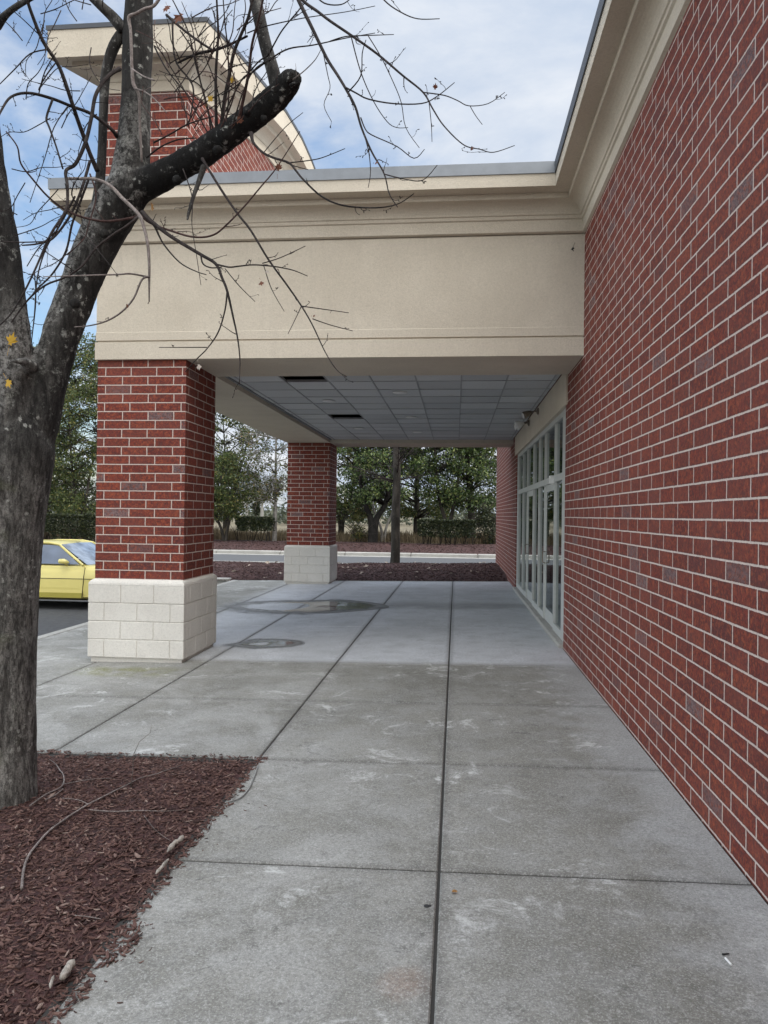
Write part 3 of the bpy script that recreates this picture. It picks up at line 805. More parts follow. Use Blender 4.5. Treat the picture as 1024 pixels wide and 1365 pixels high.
# ------------------------------------------------------------------ the near maple
random.seed(11)
def px_path(pts, y0, y1, sub=5, jit=0.):
    """pts: (px, py, width px); returns world points and radii, depth running from y0 to y1"""
    sp = spline([tuple(map(float, p)) for p in pts], sub); n = len(sp); thin = .86 if max(p[2] for p in pts) < 9 else 1.; P = []; Rr = []
    for i, (x, y, wd) in enumerate(sp):
        f = i/(n-1); Y = y0+(y1-y0)*f
        p = at(x, y, Y)
        if jit and 0 < i: p = p+Vector((random.gauss(0, jit), random.gauss(0, jit), random.gauss(0, jit)))
        P.append(p); Rr.append(max(.001, thin*wd/2*Y/FPX))
    return P, Rr

maple = empty('maple_tree', (TX, TY, 0), 'big bare maple with forked dark trunk and sawn-off limb standing in near mulch bed', 'tree')
m = MB()
for pts, a, b in [
    ([(-5, 1160, 112), (2, 1100, 98), (3, 1040, 91), (3, 950, 88), (4, 850, 89), (7, 760, 92), (10, 690, 100), (14, 630, 110), (20, 590, 104), (26, 555, 74), (28, 530, 44), (28, 512, 14)], 3.95, 3.93),
    ([(4, 760, 66), (8, 640, 76), (12, 560, 72), (13, 480, 62), (5, 400, 60), (-4, 320, 58), (-14, 250, 50), (-27, 150, 46), (-40, 50, 42), (-50, -60, 38), (-52, -200, 30), (-40, -380, 22), (-46, -560, 12), (-40, -700, 4)], 3.92, 3.75),
    ([(4, 740, 66), (20, 635, 80), (47, 555, 66), (67, 492, 53), (87, 433, 50), (107, 380, 52), (127, 330, 56), (143, 298, 60), (162, 268, 60), (178, 240, 54)], 3.95, 4.1),
    ([(164, 272, 54), (174, 230, 52), (178, 180, 43), (182, 120, 41), (184, 60, 41), (186, 0, 38), (186, -70, 36), (180, -160, 32), (188, -300, 25), (176, -460, 16), (182, -620, 9), (186, -760, 3)], 4.1, 4.15),
    ([(180, 252, 44), (220, 233, 39), (260, 210, 37), (300, 183, 36), (340, 153, 35), (368, 130, 34), (384, 112, 32), (392, 102, 25)], 4.1, 3.8)]:
    P, Rr = px_path(pts, a, b, 6); m.tube(P, Rr, 20)
def ball(mb, c, r):
    mb.lathe(c, [(max(1e-4, r*math.sin(math.pi*k/8)), -r*math.cos(math.pi*k/8)) for k in range(9)], 12)
for (x, y, Y, r) in [(28, 590, 3.86, .08), (270, 205, 3.97, .06), (300, 182, 3.92, .05), (-5, 620, 3.84, .07)]:
    ball(m, at(x, y, Y), r)
P, Rr = px_path([(44, 490, 22), (30, 482, 14), (14, 482, 6)], 3.85, 3.68, 5); m.tube(P, Rr, 8)
for (x, y, x1, y1, wd, Y) in [(383, 108, 394, 92, 9, 3.78), (391, 112, 401, 101, 8, 3.82), (386, 116, 396, 108, 10, 3.74), (379, 103, 386, 95, 7, 3.84)]:
    P, Rr = px_path([(x, y, wd), ((x+x1)/2, (y+y1)/2, wd*.8), (x1, y1, 3)], Y, Y, 3); m.tube(P, Rr, 6)
for (x, y, wd, Y) in [(236, 240, 14, 3.9), (330, 150, 15, 3.78), (352, 158, 13, 3.8), (100, 405, 16, 3.86), (140, 312, 15, 3.9), (290, 200, 13, 3.86)]:
    ball(m, at(x, y, Y), wd/2*Y/FPX)
raw = m.build('trunk_raw', None)
md = raw.modifiers.new('r', 'REMESH'); md.mode = 'VOXEL'; md.voxel_size = .011
ms = raw.modifiers.new('s', 'SMOOTH'); ms.iterations = 5; ms.factor = .5
dg = bpy.context.evaluated_depsgraph_get(); me = bpy.data.meshes.new_from_object(raw.evaluated_get(dg))
bpy.data.objects.remove(raw)
me.name = 'trunk'
nrm = [v.normal.copy() for v in me.vertices]
for v, nn in zip(me.vertices, nrm):
    c = v.co
    h = .007*noise.fractal(Vector((c.x*9, c.y*9, c.z*3)), 1., 2., 4)+.0032*noise.fractal(Vector((c.x*34, c.y*34, c.z*8)), 1., 2., 3)
    c += nn*h
me.polygons.foreach_set('use_smooth', [True]*len(me.polygons))
def trunk_bark():
    t = NT('maple_trunk'); p = t.pos(); P_ = t.xyz(p)
    fis = t.noise(t.scale(p, 1., 1., .2), 24., 5, .65, .3); fine = t.noise(p, 150., 4, .7); mm = t.noise(p, 6., 4, .6)
    up = t.step(t.math('ADD', P_[2], t.math('MULTIPLY', t.math('SUBTRACT', t.noise(p, 3.2, 5), .5), 2.6)), 1.0, 3.2)
    lo = t.mix(t.step(fis, .32, .64), (.09, .084, .076), (.4, .385, .355))
    lo = t.mix(t.step(t.noise(t.scale(p, 1., 1., .4), 62., 4, .7), .36, .56, .7, 0.), lo, (.035, .032, .03))
    hi = t.mix(t.step(fis, .32, .68), (.014, .0125, .012), (.062, .058, .054))
    c = t.mix(up, lo, hi)
    # dark, rain-soaked streaks
    ws = t.noise(t.scale(p, 1., 1., .3), 4.2, 4, .6)
    c = t.mix(t.math('MULTIPLY', t.step(ws, .5, .66, .1, .6), t.step(P_[2], 1., 2.6, .4, 1.)), c, (.014, .013, .012))
    # near-black down one flank of the leaning limb and stem, patchy pale grey opposite
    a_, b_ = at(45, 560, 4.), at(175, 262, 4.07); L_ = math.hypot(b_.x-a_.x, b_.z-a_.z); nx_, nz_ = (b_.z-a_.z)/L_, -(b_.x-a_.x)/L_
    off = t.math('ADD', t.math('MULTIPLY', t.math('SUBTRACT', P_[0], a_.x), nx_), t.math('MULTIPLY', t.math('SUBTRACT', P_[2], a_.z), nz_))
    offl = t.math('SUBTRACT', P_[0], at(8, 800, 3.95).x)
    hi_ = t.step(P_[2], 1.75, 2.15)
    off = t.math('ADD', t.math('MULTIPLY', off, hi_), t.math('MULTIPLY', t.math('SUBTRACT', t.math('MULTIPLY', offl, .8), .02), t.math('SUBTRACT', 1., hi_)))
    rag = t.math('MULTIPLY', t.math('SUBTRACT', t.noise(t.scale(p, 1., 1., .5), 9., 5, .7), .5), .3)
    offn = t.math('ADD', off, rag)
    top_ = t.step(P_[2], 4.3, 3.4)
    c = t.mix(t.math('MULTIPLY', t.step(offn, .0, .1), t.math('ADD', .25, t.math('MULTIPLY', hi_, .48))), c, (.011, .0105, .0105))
    pale_flank = t.math('MULTIPLY', t.math('MULTIPLY', t.step(offn, -.01, -.09), t.step(off, -.27, -.2)), t.step(t.noise(p, 34., 5, .75), .4, .58))
    c = t.mix(t.math('MULTIPLY', t.math('MULTIPLY', pale_flank, .7), top_), c, (.4, .39, .37))
    c = t.mix(t.step(t.noise(p, 85., 4, .75), .5, .68, 0., .5), c, (.02, .02, .02))
    # lichen
    l1 = t.math('MULTIPLY', t.step(t.noise(p, 10., 6, .78), .55, .68), t.step(t.noise(p, 2.0, 3), .38, .56))
    c = t.mix(t.math('MULTIPLY', l1, .8), c, (.4, .4, .37))
    vo = t.n('TexVoronoi'); t.link(t.scale(p, 1., 1., .8), vo.inputs['Vector']); vo.inputs['Scale'].default_value = 24.
    sp = t.math('MULTIPLY', t.step(t.math('ADD', vo.outputs['Distance'], t.math('MULTIPLY', t.math('SUBTRACT', t.noise(p, 45., 4, .8), .5), 1.3)), .12, .26, 1., 0.), t.step(t.noise(p, 3.4, 3), .46, .6))
    c = t.mix(t.math('MULTIPLY', sp, .7), c, (.5, .5, .46))
    gm = t.math('MULTIPLY', t.step(t.noise(p, 5., 4), .58, .7), t.step(P_[2], 2.6, 1.6))
    c = t.mix(t.math('MULTIPLY', gm, .3), c, (.12, .13, .06))
    c = t.mix(t.step(fine, .3, .65, .45, 0.), c, (.008, .008, .008))
    h = t.math('ADD', t.math('ADD', t.math('MULTIPLY', fis, .8), t.math('MULTIPLY', fine, .4)), t.math('MULTIPLY', t.noise(t.scale(p, 1., 1., .35), 70., 4, .7), .6))
    t.bsdf(c, .92, t.bump(h, 1., .018), spec=.2); return t.m
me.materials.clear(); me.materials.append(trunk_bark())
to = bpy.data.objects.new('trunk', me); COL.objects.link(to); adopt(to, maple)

def twiglets(mb, P, Rr, dens, ln, rng, up=.2, start=.15):
    """short budded side shoots along a branch"""
    L = 0
    acc = [0]
    for i in range(1, len(P)):
        acc.append(acc[-1]+(P[i]-P[i-1]).length)
    tot = acc[-1]; k = int(tot*dens*1.7)
    for _ in range(k):
        s = tot*rng.uniform(start, 1); i = 1
        while i < len(P)-1 and acc[i] < s: i += 1
        p = P[i-1].lerp(P[i], (s-acc[i-1])/max(1e-6, acc[i]-acc[i-1]))
        t = (P[i]-P[i-1]).normalized()
        d = (t*rng.uniform(.2, .9)+Vector((rng.gauss(0, .7), rng.gauss(0, .7), rng.gauss(up, .7)))).normalized()
        l = ln*rng.uniform(.3, 1.2); q = [p]; r0 = min(Rr[i]*.6, .0025)
        n = 5
        for j in range(n):
            d = (d+Vector((rng.gauss(0, .18), rng.gauss(0, .18), rng.gauss(.08, .18)))).normalized(); q.append(q[-1]+d*l/n)
        mb.tube(q, [max(.0008, r0*(1-.55*j/n)) for j in range(n+1)], 4)
        for j in range(2, n+1):
            if rng.random() < .6:
                e = (Vector((rng.gauss(0, 1), rng.gauss(0, 1), rng.gauss(0, 1)))).normalized()*rng.uniform(.005, .012)
                mb.tube([q[j], q[j]+e], [.0013, .0022], 4)
        if l > .16 and rng.random() < .7:
            j = rng.randrange(2, n); d2 = (d+Vector((rng.gauss(0, .7), rng.gauss(0, .7), rng.gauss(0, .7)))).normalized()
            mb.tube([q[j], q[j]+d2*l*.25, q[j]+d2*l*.45+Vector((0, 0, .01))], [.0013, .0011, .0009], 4)

rng = random.Random(21)
def branch(main, y0, y1, subs=(), mat='twig', dens=5., ln=.12, name='branch', sides=7):
    m = MB(); P, Rr = px_path(main, y0, y1, 5, .0); m.tube(P, Rr, sides)
    twiglets(m, P, Rr, dens, ln, rng)
    for s, ya, yb in subs:
        Q, Rq = px_path(s, ya, yb, 4); m.tube(Q, Rq, 5); twiglets(m, Q, Rq, dens*1.5, ln*.6, rng)
    return m.build(name, MT[mat], maple, True)
B = branch
# second leaders and the leader rising from the sawn limb
B([(372, 128, 20), (364, 95, 18), (354, 60, 17), (345, 20, 17), (337, -20, 17), (325, -90, 15), (330, -220, 11), (318, -360, 6), (322, -470, 2)], 3.85, 3.95, mat='bark', dens=3, name='limb', sides=12)
B([(124, 300, 17), (132, 255, 14), (136, 205, 12), (138, 150, 12), (141, 100, 13), (152, 62, 15), (170, 35, 14)], 4.1, 4.12, mat='bark', dens=3, name='limb', sides=12)
B([(165, 40, 17), (150, 22, 15), (135, 8, 13), (115, -12, 12), (80, -50, 10), (50, -140, 7), (45, -260, 4), (30, -360, 1.5)], 4.1, 3.9, mat='bark', dens=3, name='limb', sides=12)
B([(-5, 35, 14), (10, 18, 9), (30, 4, 8), (60, -12, 6)], 3.8, 3.6, mat='bark', dens=3)
# drooping and arching branches on the left
B([(156, 182, 7), (148, 172, 6), (122, 152, 5.5), (96, 142, 5), (68, 131, 5), (38, 124, 4.5), (15, 129, 4), (2, 147, 3.5), (-6, 165, 3)], 4.05, 3.5,
  [([(70, 133, 4), (62, 157, 3.6), (66, 170, 3.4), (75, 195, 3), (84, 225, 3)], 3.75, 3.6), ([(52, 124, 2), (60, 95, 2), (75, 70, 1.6)], 3.7, 3.6), ([(90, 142, 2), (72, 170, 1.8), (60, 210, 1.5), (40, 270, 1.2)], 3.8, 3.6)])
B([(130, 228, 8), (120, 205, 7), (112, 183, 7), (103, 158, 6.5), (96, 137, 6.5), (79, 89, 6), (58, 56, 6), (43, 20, 5.5), (33, -10, 5)], 4.05, 3.6,
  [([(74, 84, 2.5), (62, 100, 2.4), (52, 118, 2)], 3.8, 3.7), ([(62, 66, 2.5), (40, 72, 2.2), (20, 92, 2), (0, 112, 1.6)], 3.7, 3.6), ([(56, 50, 2), (30, 25, 1.6), (12, 10, 1.3)], 3.7, 3.5)])
B([(160, 92, 7), (150, 97, 6.5), (137, 110, 6), (127, 129, 6), (122, 157, 6), (114, 190, 6), (101, 218, 6), (88, 228, 5.5), (90, 250, 5), (88, 280, 4.6), (68, 312, 4), (48, 357, 3.4), (33, 388, 3), (15, 418, 2.5), (-4, 437, 2)], 4.0, 3.45,
  [([(62, 322, 2.5), (30, 323, 2.2), (0, 322, 2)], 3.6, 3.5), ([(75, 308, 2.2), (52, 330, 2), (36, 355, 1.6)], 3.6, 3.55), ([(46, 362, 2), (48, 400, 1.8), (44, 440, 1.6), (40, 470, 1.3)], 3.55, 3.6)])
B([(190, 287, 5), (173, 291, 4), (142, 295, 3.8), (112, 290, 3.6), (86, 279, 3.4), (63, 261, 3.2), (43, 238, 3), (28, 218, 2.8), (23, 195, 2.4), (8, 175, 2)], 3.95, 3.6, mat='twig_red', dens=3)
B([(91, 238, 5), (127, 239, 5), (147, 248, 5.5), (162, 263, 6), (185, 286, 6), (192, 303, 5.5), (197, 325, 5), (199, 352, 4.5), (199, 378, 3.5), (199, 402, 2)], 3.95, 3.8,
  [([(199, 369, 4), (189, 373, 3.6), (178, 398, 3.2), (162, 416, 3), (142, 428, 2.6), (120, 434, 2.2), (99, 436, 1.8)], 3.82, 3.6), ([(196, 369, 3.4), (175, 365, 3), (157, 366, 2.8), (122, 367, 2.4), (90, 368, 2), (58, 369, 1.6)], 3.82, 3.55)], mat='twig_pale', dens=2.5, ln=.06)
B([(183, 290, 5), (168, 302, 4), (152, 312, 4), (127, 332, 3.8), (109, 355, 3.6), (86, 370, 3.4), (61, 380, 3.2), (38, 399, 3), (15, 430, 2.4)], 3.85, 3.55, [([(100, 362, 2), (75, 345, 1.8), (52, 330, 1.4)], 3.75, 3.6)], dens=5)
B([(120, 215, 5), (108, 255, 4.6), (92, 290, 4), (70, 318, 3.6), (50, 325, 3), (30, 327, 2.4)], 4.05, 3.6, dens=7)
B([(118, 240, 4), (105, 275, 3.8), (96, 300, 3.6), (88, 335, 3.4), (70, 365, 3), (50, 385, 2.6), (38, 400, 2.2)], 4.05, 3.7, dens=6)
B([(100, 262, 3.5), (80, 300, 3), (62, 330, 2.6), (50, 370, 2.2), (46, 420, 2), (41, 465, 1.6)], 4.0, 3.7, dens=6)
B([(120, 232, 3), (128, 262, 2.6), (118, 300, 2.4), (112, 318, 2), (90, 340, 1.6)], 4.0, 3.8, mat='twig_red', dens=4)
# hanging branches over the fascia
B([(190, 283, 8), (203, 296, 6.5), (229, 316, 6), (267, 339, 5.5), (288, 352, 5), (296, 370, 4.4), (303, 388, 4), (311, 423, 3.2), (317, 452, 2.6), (320, 481, 2), (319, 512, 1.3)], 3.9, 3.5,
  [([(288, 352, 3), (305, 356, 2.8), (317, 355, 2.6), (338, 353, 2.4), (364, 355, 2.2), (390, 360, 1.8), (410, 368, 1.3)], 3.65, 3.45), ([(303, 390, 3), (300, 414, 2.6), (291, 443, 2.4), (276, 465, 2), (263, 478, 1.8), (247, 496, 1.2)], 3.6, 3.5),
   ([(276, 463, 1.8), (245, 463, 1.5), (212, 463, 1.2)], 3.54, 3.5), ([(268, 340, 3), (271, 352, 2.6), (282, 357, 2.2), (296, 356, 1.8)], 3.7, 3.68), ([(300, 358, 1.8), (318, 380, 1.6), (340, 402, 1.1)], 3.6, 3.5)], dens=3, ln=.09)
B([(188, 282, 4), (205, 300, 3.4), (218, 325, 2.8), (240, 350, 2.2), (262, 362, 1.8), (275, 366, 1.4)], 3.95, 3.7, dens=2)
B([(270, 212, 6), (276, 222, 4.2), (297, 256, 4), (317, 285, 3.8), (335, 308, 3.6), (358, 346, 3.2), (382, 379, 3), (402, 408, 2.6), (417, 434, 2.2), (434, 470, 1.8), (449, 493, 1.6), (462, 502, 1.2)], 3.9, 3.4,
  [([(402, 408, 1.8), (430, 412, 1.6), (465, 417, 1.2)], 3.5, 3.4), ([(417, 425, 1.8), (440, 433, 1.6), (470, 441, 1.2)], 3.48, 3.4), ([(402, 408, 1.6), (394, 425, 1.3), (384, 445, 1.1)], 3.5, 3.45), ([(350, 351, 1.8), (375, 343, 1.6), (407, 328, 1.2)], 3.6, 3.5), ([(352, 355, 1.6), (362, 385, 1.4), (379, 415, 1.1)], 3.6, 3.5)], dens=2.5, ln=.08)
B([(189, 287, 5), (200, 297, 3.6), (229, 308, 3.4), (259, 316, 3.2), (285, 313, 3), (305, 297, 2.8), (326, 275, 2.6), (347, 250, 2.4), (370, 222, 1.9), (400, 175, 1.3)], 3.95, 3.5, dens=3, mat='twig_red', ln=.09)
B([(335, 178, 7), (338, 190, 4.4), (350, 203, 4), (364, 210, 3.8), (385, 217, 3.6), (395, 228, 3.4), (405, 240, 3.2), (429, 262, 3), (458, 274, 2.6), (500, 277, 2.2), (530, 272, 1.8), (552, 258, 1.4)], 3.75, 3.3,
  [([(385, 217, 2), (411, 214, 1.8), (430, 210, 1.6), (460, 198, 1.2)], 3.6, 3.5), ([(382, 217, 1.8), (395, 222, 1.5), (411, 226, 1.2)], 3.6, 3.55), ([(352, 203, 1.6), (380, 170, 1.3), (404, 150, 1)], 3.7, 3.6)], dens=2.5, ln=.09)
B([(272, 222, 9), (266, 240, 7), (258, 262, 5.5), (252, 283, 4.5), (250, 292, 3)], 3.95, 3.85, dens=10, ln=.09, mat='bark')
B([(244, 225, 2), (256, 262, 1.8), (256, 300, 1.5), (262, 340, 1.2), (268, 380, 1)], 3.9, 3.7, dens=2)
# upper right branches against the sky
B([(372, -60, 8), (388, -25, 7), (399, 2, 6.4), (418, 41, 5.6), (436, 78, 5), (450, 100, 4.6), (462, 120, 4.3), (474, 143, 4), (482, 170, 3.4), (496, 203, 3), (512, 231, 2.4), (519, 258, 1.8), (530, 276, 1.3)], 3.7, 3.0,
  [([(460, 116, 3), (475, 124, 2.6), (491, 132, 2.4), (524, 138, 2.2), (562, 138, 2), (582, 129, 1.7), (606, 110, 1.2)], 3.35, 3.1), ([(481, 157, 2.4), (487, 172, 2), (496, 180, 1.9), (529, 195, 1.7), (552, 211, 1.5), (566, 199, 1.1)], 3.25, 3.1),
   ([(512, 232, 2), (541, 239, 1.7), (564, 240, 1.5), (583, 220, 1.1)], 3.1, 3.0), ([(465, 122, 2.2), (481, 101, 2), (483, 71, 1.7), (488, 53, 1.3)], 3.3, 3.25), ([(486, 180, 2), (492, 205, 1.7), (494, 230, 1.4), (491, 250, 1.1)], 3.2, 3.1), ([(430, 66, 1.6), (437, 100, 1.4), (440, 118, 1.2), (432, 140, 1.2), (442, 162, 1)], 3.5, 3.4)], dens=3, ln=.1)
B([(380, -30, 6), (403, 0, 5), (423, 15, 4.6), (440, 28, 4.3), (468, 47, 4), (503, 72, 3.6), (536, 100, 3.2), (564, 123, 2.8), (577, 145, 2.4), (592, 168, 2.1), (618, 193, 1.8), (640, 199, 1.5), (658, 203, 1.4), (686, 194, 1.1)], 3.7, 2.9,
  [([(564, 123, 2), (592, 127, 1.8), (610, 134, 1.6), (625, 141, 1.5), (651, 138, 1.3), (673, 123, 1)], 3.15, 3.0), ([(627, 142, 1.3), (634, 154, 1.2), (643, 166, 1)], 3.08, 3.05), ([(572, 137, 1.4), (575, 165, 1.2), (576, 189, 1)], 3.1, 3.08),
   ([(440, 55, 2), (455, 50, 1.9), (468, 48, 1.8), (498, 47, 1.5), (525, 46, 1.1)], 3.45, 3.3), ([(491, 48, 1.7), (508, 76, 1.6), (524, 109, 1.5), (535, 137, 1.4), (541, 170, 1.2), (559, 197, 1)], 3.4, 3.2), ([(468, 48, 2), (481, 96, 1.8), (498, 135, 1.6), (516, 162, 1.4), (529, 170, 1.2), (544, 170, 1)], 3.45, 3.3)], dens=2.5, ln=.1)
B([(490, -30, 2.6), (512, 0, 2.2), (534, 16, 1.9), (557, 25, 1.6), (586, 25, 1.2)], 3.4, 3.1, dens=3)
B([(415, -12, 2.6), (432, 4, 2.2), (455, 6, 1.8), (470, -4, 1.4)], 3.5, 3.3, dens=4)
B([(300, 150, 2.4), (322, 107, 2.6), (337, 96, 2.6), (360, 79, 2.6), (385, 65, 2.4), (418, 60, 2), (460, 51, 1.6), (500, 44, 1.1)], 3.9, 3.5, dens=3)
B([(325, 105, 2.2), (345, 82, 2.4), (357, 74, 2.6), (366, 58, 2.4), (378, 38, 2.2), (403, 8, 1.8), (420, -15, 1.4)], 3.9, 3.6, dens=3)
B([(330, 44, 2), (345, 38, 1.8), (362, 33, 1.8), (405, 24, 1.5), (460, 16, 1.2), (500, 8, 1)], 3.9, 3.5, dens=2)
B([(388, 108, 2), (405, 95, 1.7), (420, 80, 1.4), (428, 66, 1)], 3.8, 3.6, dens=3, mat='twig_pale')
# sprouts on the sawn limb
for k, (a, b) in enumerate([([(289, 176, 6), (288, 140, 5), (288, 95, 4.6), (291, 50, 4), (290, 20, 3.4), (288, -20, 3)], 3.93), ([(295, 172, 7), (300, 130, 6), (306, 100, 5.6), (312, 70, 5.4), (322, 45, 5), (332, 20, 4.6), (340, -20, 4)], 3.93),
        ([(317, 166, 6), (324, 135, 5.2), (332, 95, 4.6), (336, 60, 4.2), (345, 25, 3.8), (354, -15, 3.2)], 3.9), ([(282, 180, 3), (276, 140, 2.8), (262, 90, 2.4), (252, 45, 2.2), (238, 15, 2), (225, -10, 1.6)], 3.95),
        ([(286, 178, 3), (270, 120, 2.6), (258, 70, 2.4), (240, 40, 2)], 3.95), ([(292, 176, 2.6), (308, 140, 2.4), (314, 110, 2), (300, 70, 1.8), (290, 40, 1.5)], 3.9),
        ([(300, 170, 3), (305, 130, 2.6), (304, 70, 2.4), (300, 30, 2.2), (297, -10, 1.8)], 3.92), ([(310, 168, 2.4), (325, 120, 2), (342, 90, 1.8), (370, 76, 1.4)], 3.88),
        ([(305, 170, 2.2), (330, 150, 1.8), (350, 128, 1.6), (372, 112, 1.3)], 3.85), ([(280, 182, 2.2), (262, 150, 2), (240, 110, 1.8), (215, 70, 1.6), (205, 60, 1.3)], 3.95), ([(298, 172, 2), (290, 120, 1.8), (268, 60, 1.6), (255, 20, 1.4)], 3.94)]):
    B(a, b, b-.15-.05*(k % 3), dens=4, ln=.13, name='sprout', mat='twig_red' if k % 3 == 2 else 'twig')
B([(205, 190, 3), (225, 180, 2.6), (252, 165, 2.4), (285, 155, 2)], 4.0, 3.85, dens=5)
B([(196, 210, 3), (214, 196, 2.6), (238, 186, 2.4), (262, 184, 2)], 4.0, 3.85, dens=6)
B([(230, 25, 3.5), (231, 60, 3), (236, 85, 3), (252, 105, 3), (258, 120, 2.8), (256, 145, 2.4), (251, 168, 2)], 4.0, 3.9, dens=2)
B([(235, 85, 3), (262, 72, 4), (285, 67, 4.4), (305, 60, 4), (330, 48, 3.4)], 4.0, 3.88, mat='twig', dens=2)
B([(222, 20, 4.4), (245, 40, 4), (265, 55, 3.8), (285, 68, 3.6)], 4.05, 3.9, mat='twig', dens=3)
B([(206, 62, 3), (222, 92, 2.4), (245, 120, 2), (262, 140, 1.6)], 4.05, 3.9, dens=3)
# pale dead shoot lying against the upright limb
B([(214, -4, 5), (205, 8, 5), (193, 12, 5), (182, 18, 5), (172, 23, 5.5), (174, 40, 5), (175, 61, 5), (176, 90, 5), (178, 112, 6), (185, 126, 5), (186, 150, 4.4), (187, 178, 4.4), (189, 216, 3.4)], 3.85, 3.93, mat='twig_pale', dens=1.5, ln=.05)
B([(180, 118, 3), (192, 122, 2.6), (206, 132, 2.2), (222, 150, 1.6)], 3.9, 3.8, mat='twig_pale', dens=2)
B([(176, 92, 3), (192, 102, 2.2), (206, 107, 2.6)], 3.88, 3.8, mat='twig_pale', dens=1)
# crown above the picture
for k in range(22):
    x, y = rng.choice([(-48, -250), (-44, -450), (184, -250), (180, -420), (184, -560), (327, -250), (46, -200), (-50, -120)])
    a = rng.uniform(-2.6, -.5); pts = [(x, y, 7.)]
    for j in range(6):
        a += rng.gauss(0, .22); x += 42*math.cos(a); y += 42*math.sin(a); pts.append((x, y, 6.2-j))
    Yk = 3.75 if x < 60 else 4.05
    B(pts, Yk, Yk+rng.uniform(-.9, .9), dens=5, ln=.3)
# fine wild twigs out of the left stem
for k in range(30):
    x, y = rng.uniform(0, 140), rng.uniform(-5, 340); pts = [(x, y, 1.8)]
    a = rng.uniform(0, 6.28)
    for j in range(4):
        a += rng.gauss(0, .35); x += 20*math.cos(a); y += 20*math.sin(a); pts.append((x, y, 1.7-.25*j))
    Yk = rng.uniform(3.6, 4.0)
    m = MB(); P, Rr = px_path(pts, Yk, Yk+rng.uniform(-.2, .2), 4); m.tube(P, Rr, 5); twiglets(m, P, Rr, 7, .07, rng)
    m.build('twig', MT['twig'], maple, True)

for k in range(34):
    x, y = rng.uniform(215, 345), rng.uniform(20, 185); pts = [(x, y, 2.0)]
    a = rng.gauss(-1.35, .6)
    for j in range(4):
        a += rng.gauss(0, .25); x += 17*math.cos(a); y += 17*math.sin(a); pts.append((x, y, 1.9-.25*j))
    Yk = rng.uniform(3.7, 4.0)
    m = MB(); P, Rr = px_path(pts, Yk, Yk+rng.uniform(-.2, .2), 4); m.tube(P, Rr, 5); twiglets(m, P, Rr, 6, .08, rng)
    m.build('twig', MT['twig_red' if k % 2 else 'twig'], maple, True)
def leaf(px, py, Y, size, mat, spin, tilt, label=None):
    c = at(px, py, Y); pts = []
    prof = [(0, .12), (20, .38), (35, .62), (50, .5), (62, .78), (75, .55), (90, 1.0), (105, .55), (118, .78), (130, .5), (145, .62), (160, .38), (180, .12), (225, .3), (270, .15), (315, .3)]
    e = Matrix.Rotation(spin, 3, 'Y') @ Matrix.Rotation(tilt, 3, 'X')
    m = MB(); m.v.append(tuple(c))
    for a, r in prof:
        a = R(a); q = Vector((math.cos(a)*r*size*.5, .12*size*abs(math.cos(a))*r*random.uniform(-1, 1.4), math.sin(a)*r*size*.5)); m.v.append(tuple(c+e@q))
    n = len(prof)
    for i in range(n): m.f.append((0, 1+i, 1+(i+1) % n))
    q0 = c+e@Vector((0, 0, -.02)); m.tube([tuple(q0), tuple(c+e@Vector((.004, .002, -size*.55)))], .0009, 4)
    o = m.build('leaf', mat, maple)
    if label: o['label'] = label
LY = leaf_mat('yellow_maple_leaf', [(0, (.55, .33, .03)), (1, (.68, .42, .05))], .35, .6)
LB = leaf_mat('brown_maple_leaf', [(0, (.12, .04, .022)), (1, (.2, .075, .04))], .3, .7)
LO = leaf_mat('ochre_maple_leaf', [(0, (.32, .16, .05)), (1, (.4, .22, .08))], .3, .7)
LP = leaf_mat('pale_dead_leaf', [(0, (.42, .36, .3)), (1, (.5, .44, .38))], .3, .8)
for a in [(14, 457, 3.66, .125, LY, .4, .1, 'large bright yellow leaf'), (10, 508, 3.72, .1, LY, 2.6, .2, 'small yellow leaf'), (222, 9, 3.95, .11, LB, 2.9, .5), (241, 20, 3.95, .13, LB, 3.6, .2), (289, 25, 3.85, .05, LB, 1, .6), (309, 109, 3.9, .06, LY, .3, .4), (279, 134, 3.85, .075, LY, .8, .3),
          (317, 162, 3.85, .09, LB, 1, .2), (371, 226, 3.55, .075, LB, .3, .3), (202, 277, 3.85, .09, LO, 1.4, .9), (348, 376, 3.5, .06, LB, 2.8, .5), (357, 361, 3.55, .05, LP, 3.3, .7), (418, 421, 3.42, .035, LB, 2, .8), (265, 487, 3.5, .06, LP, 2.9, .3), (580, 118, 3.05, .045, LB, .2, .8), (628, 199, 2.98, .04, LB, 1.5, .9),
          (501, 217, 3.1, .035, LB, 2.2, .8), (169, 409, 3.65, .045, LB, .9, .7)]:
    leaf(*a[:7], *(a[7:] or (None,)))

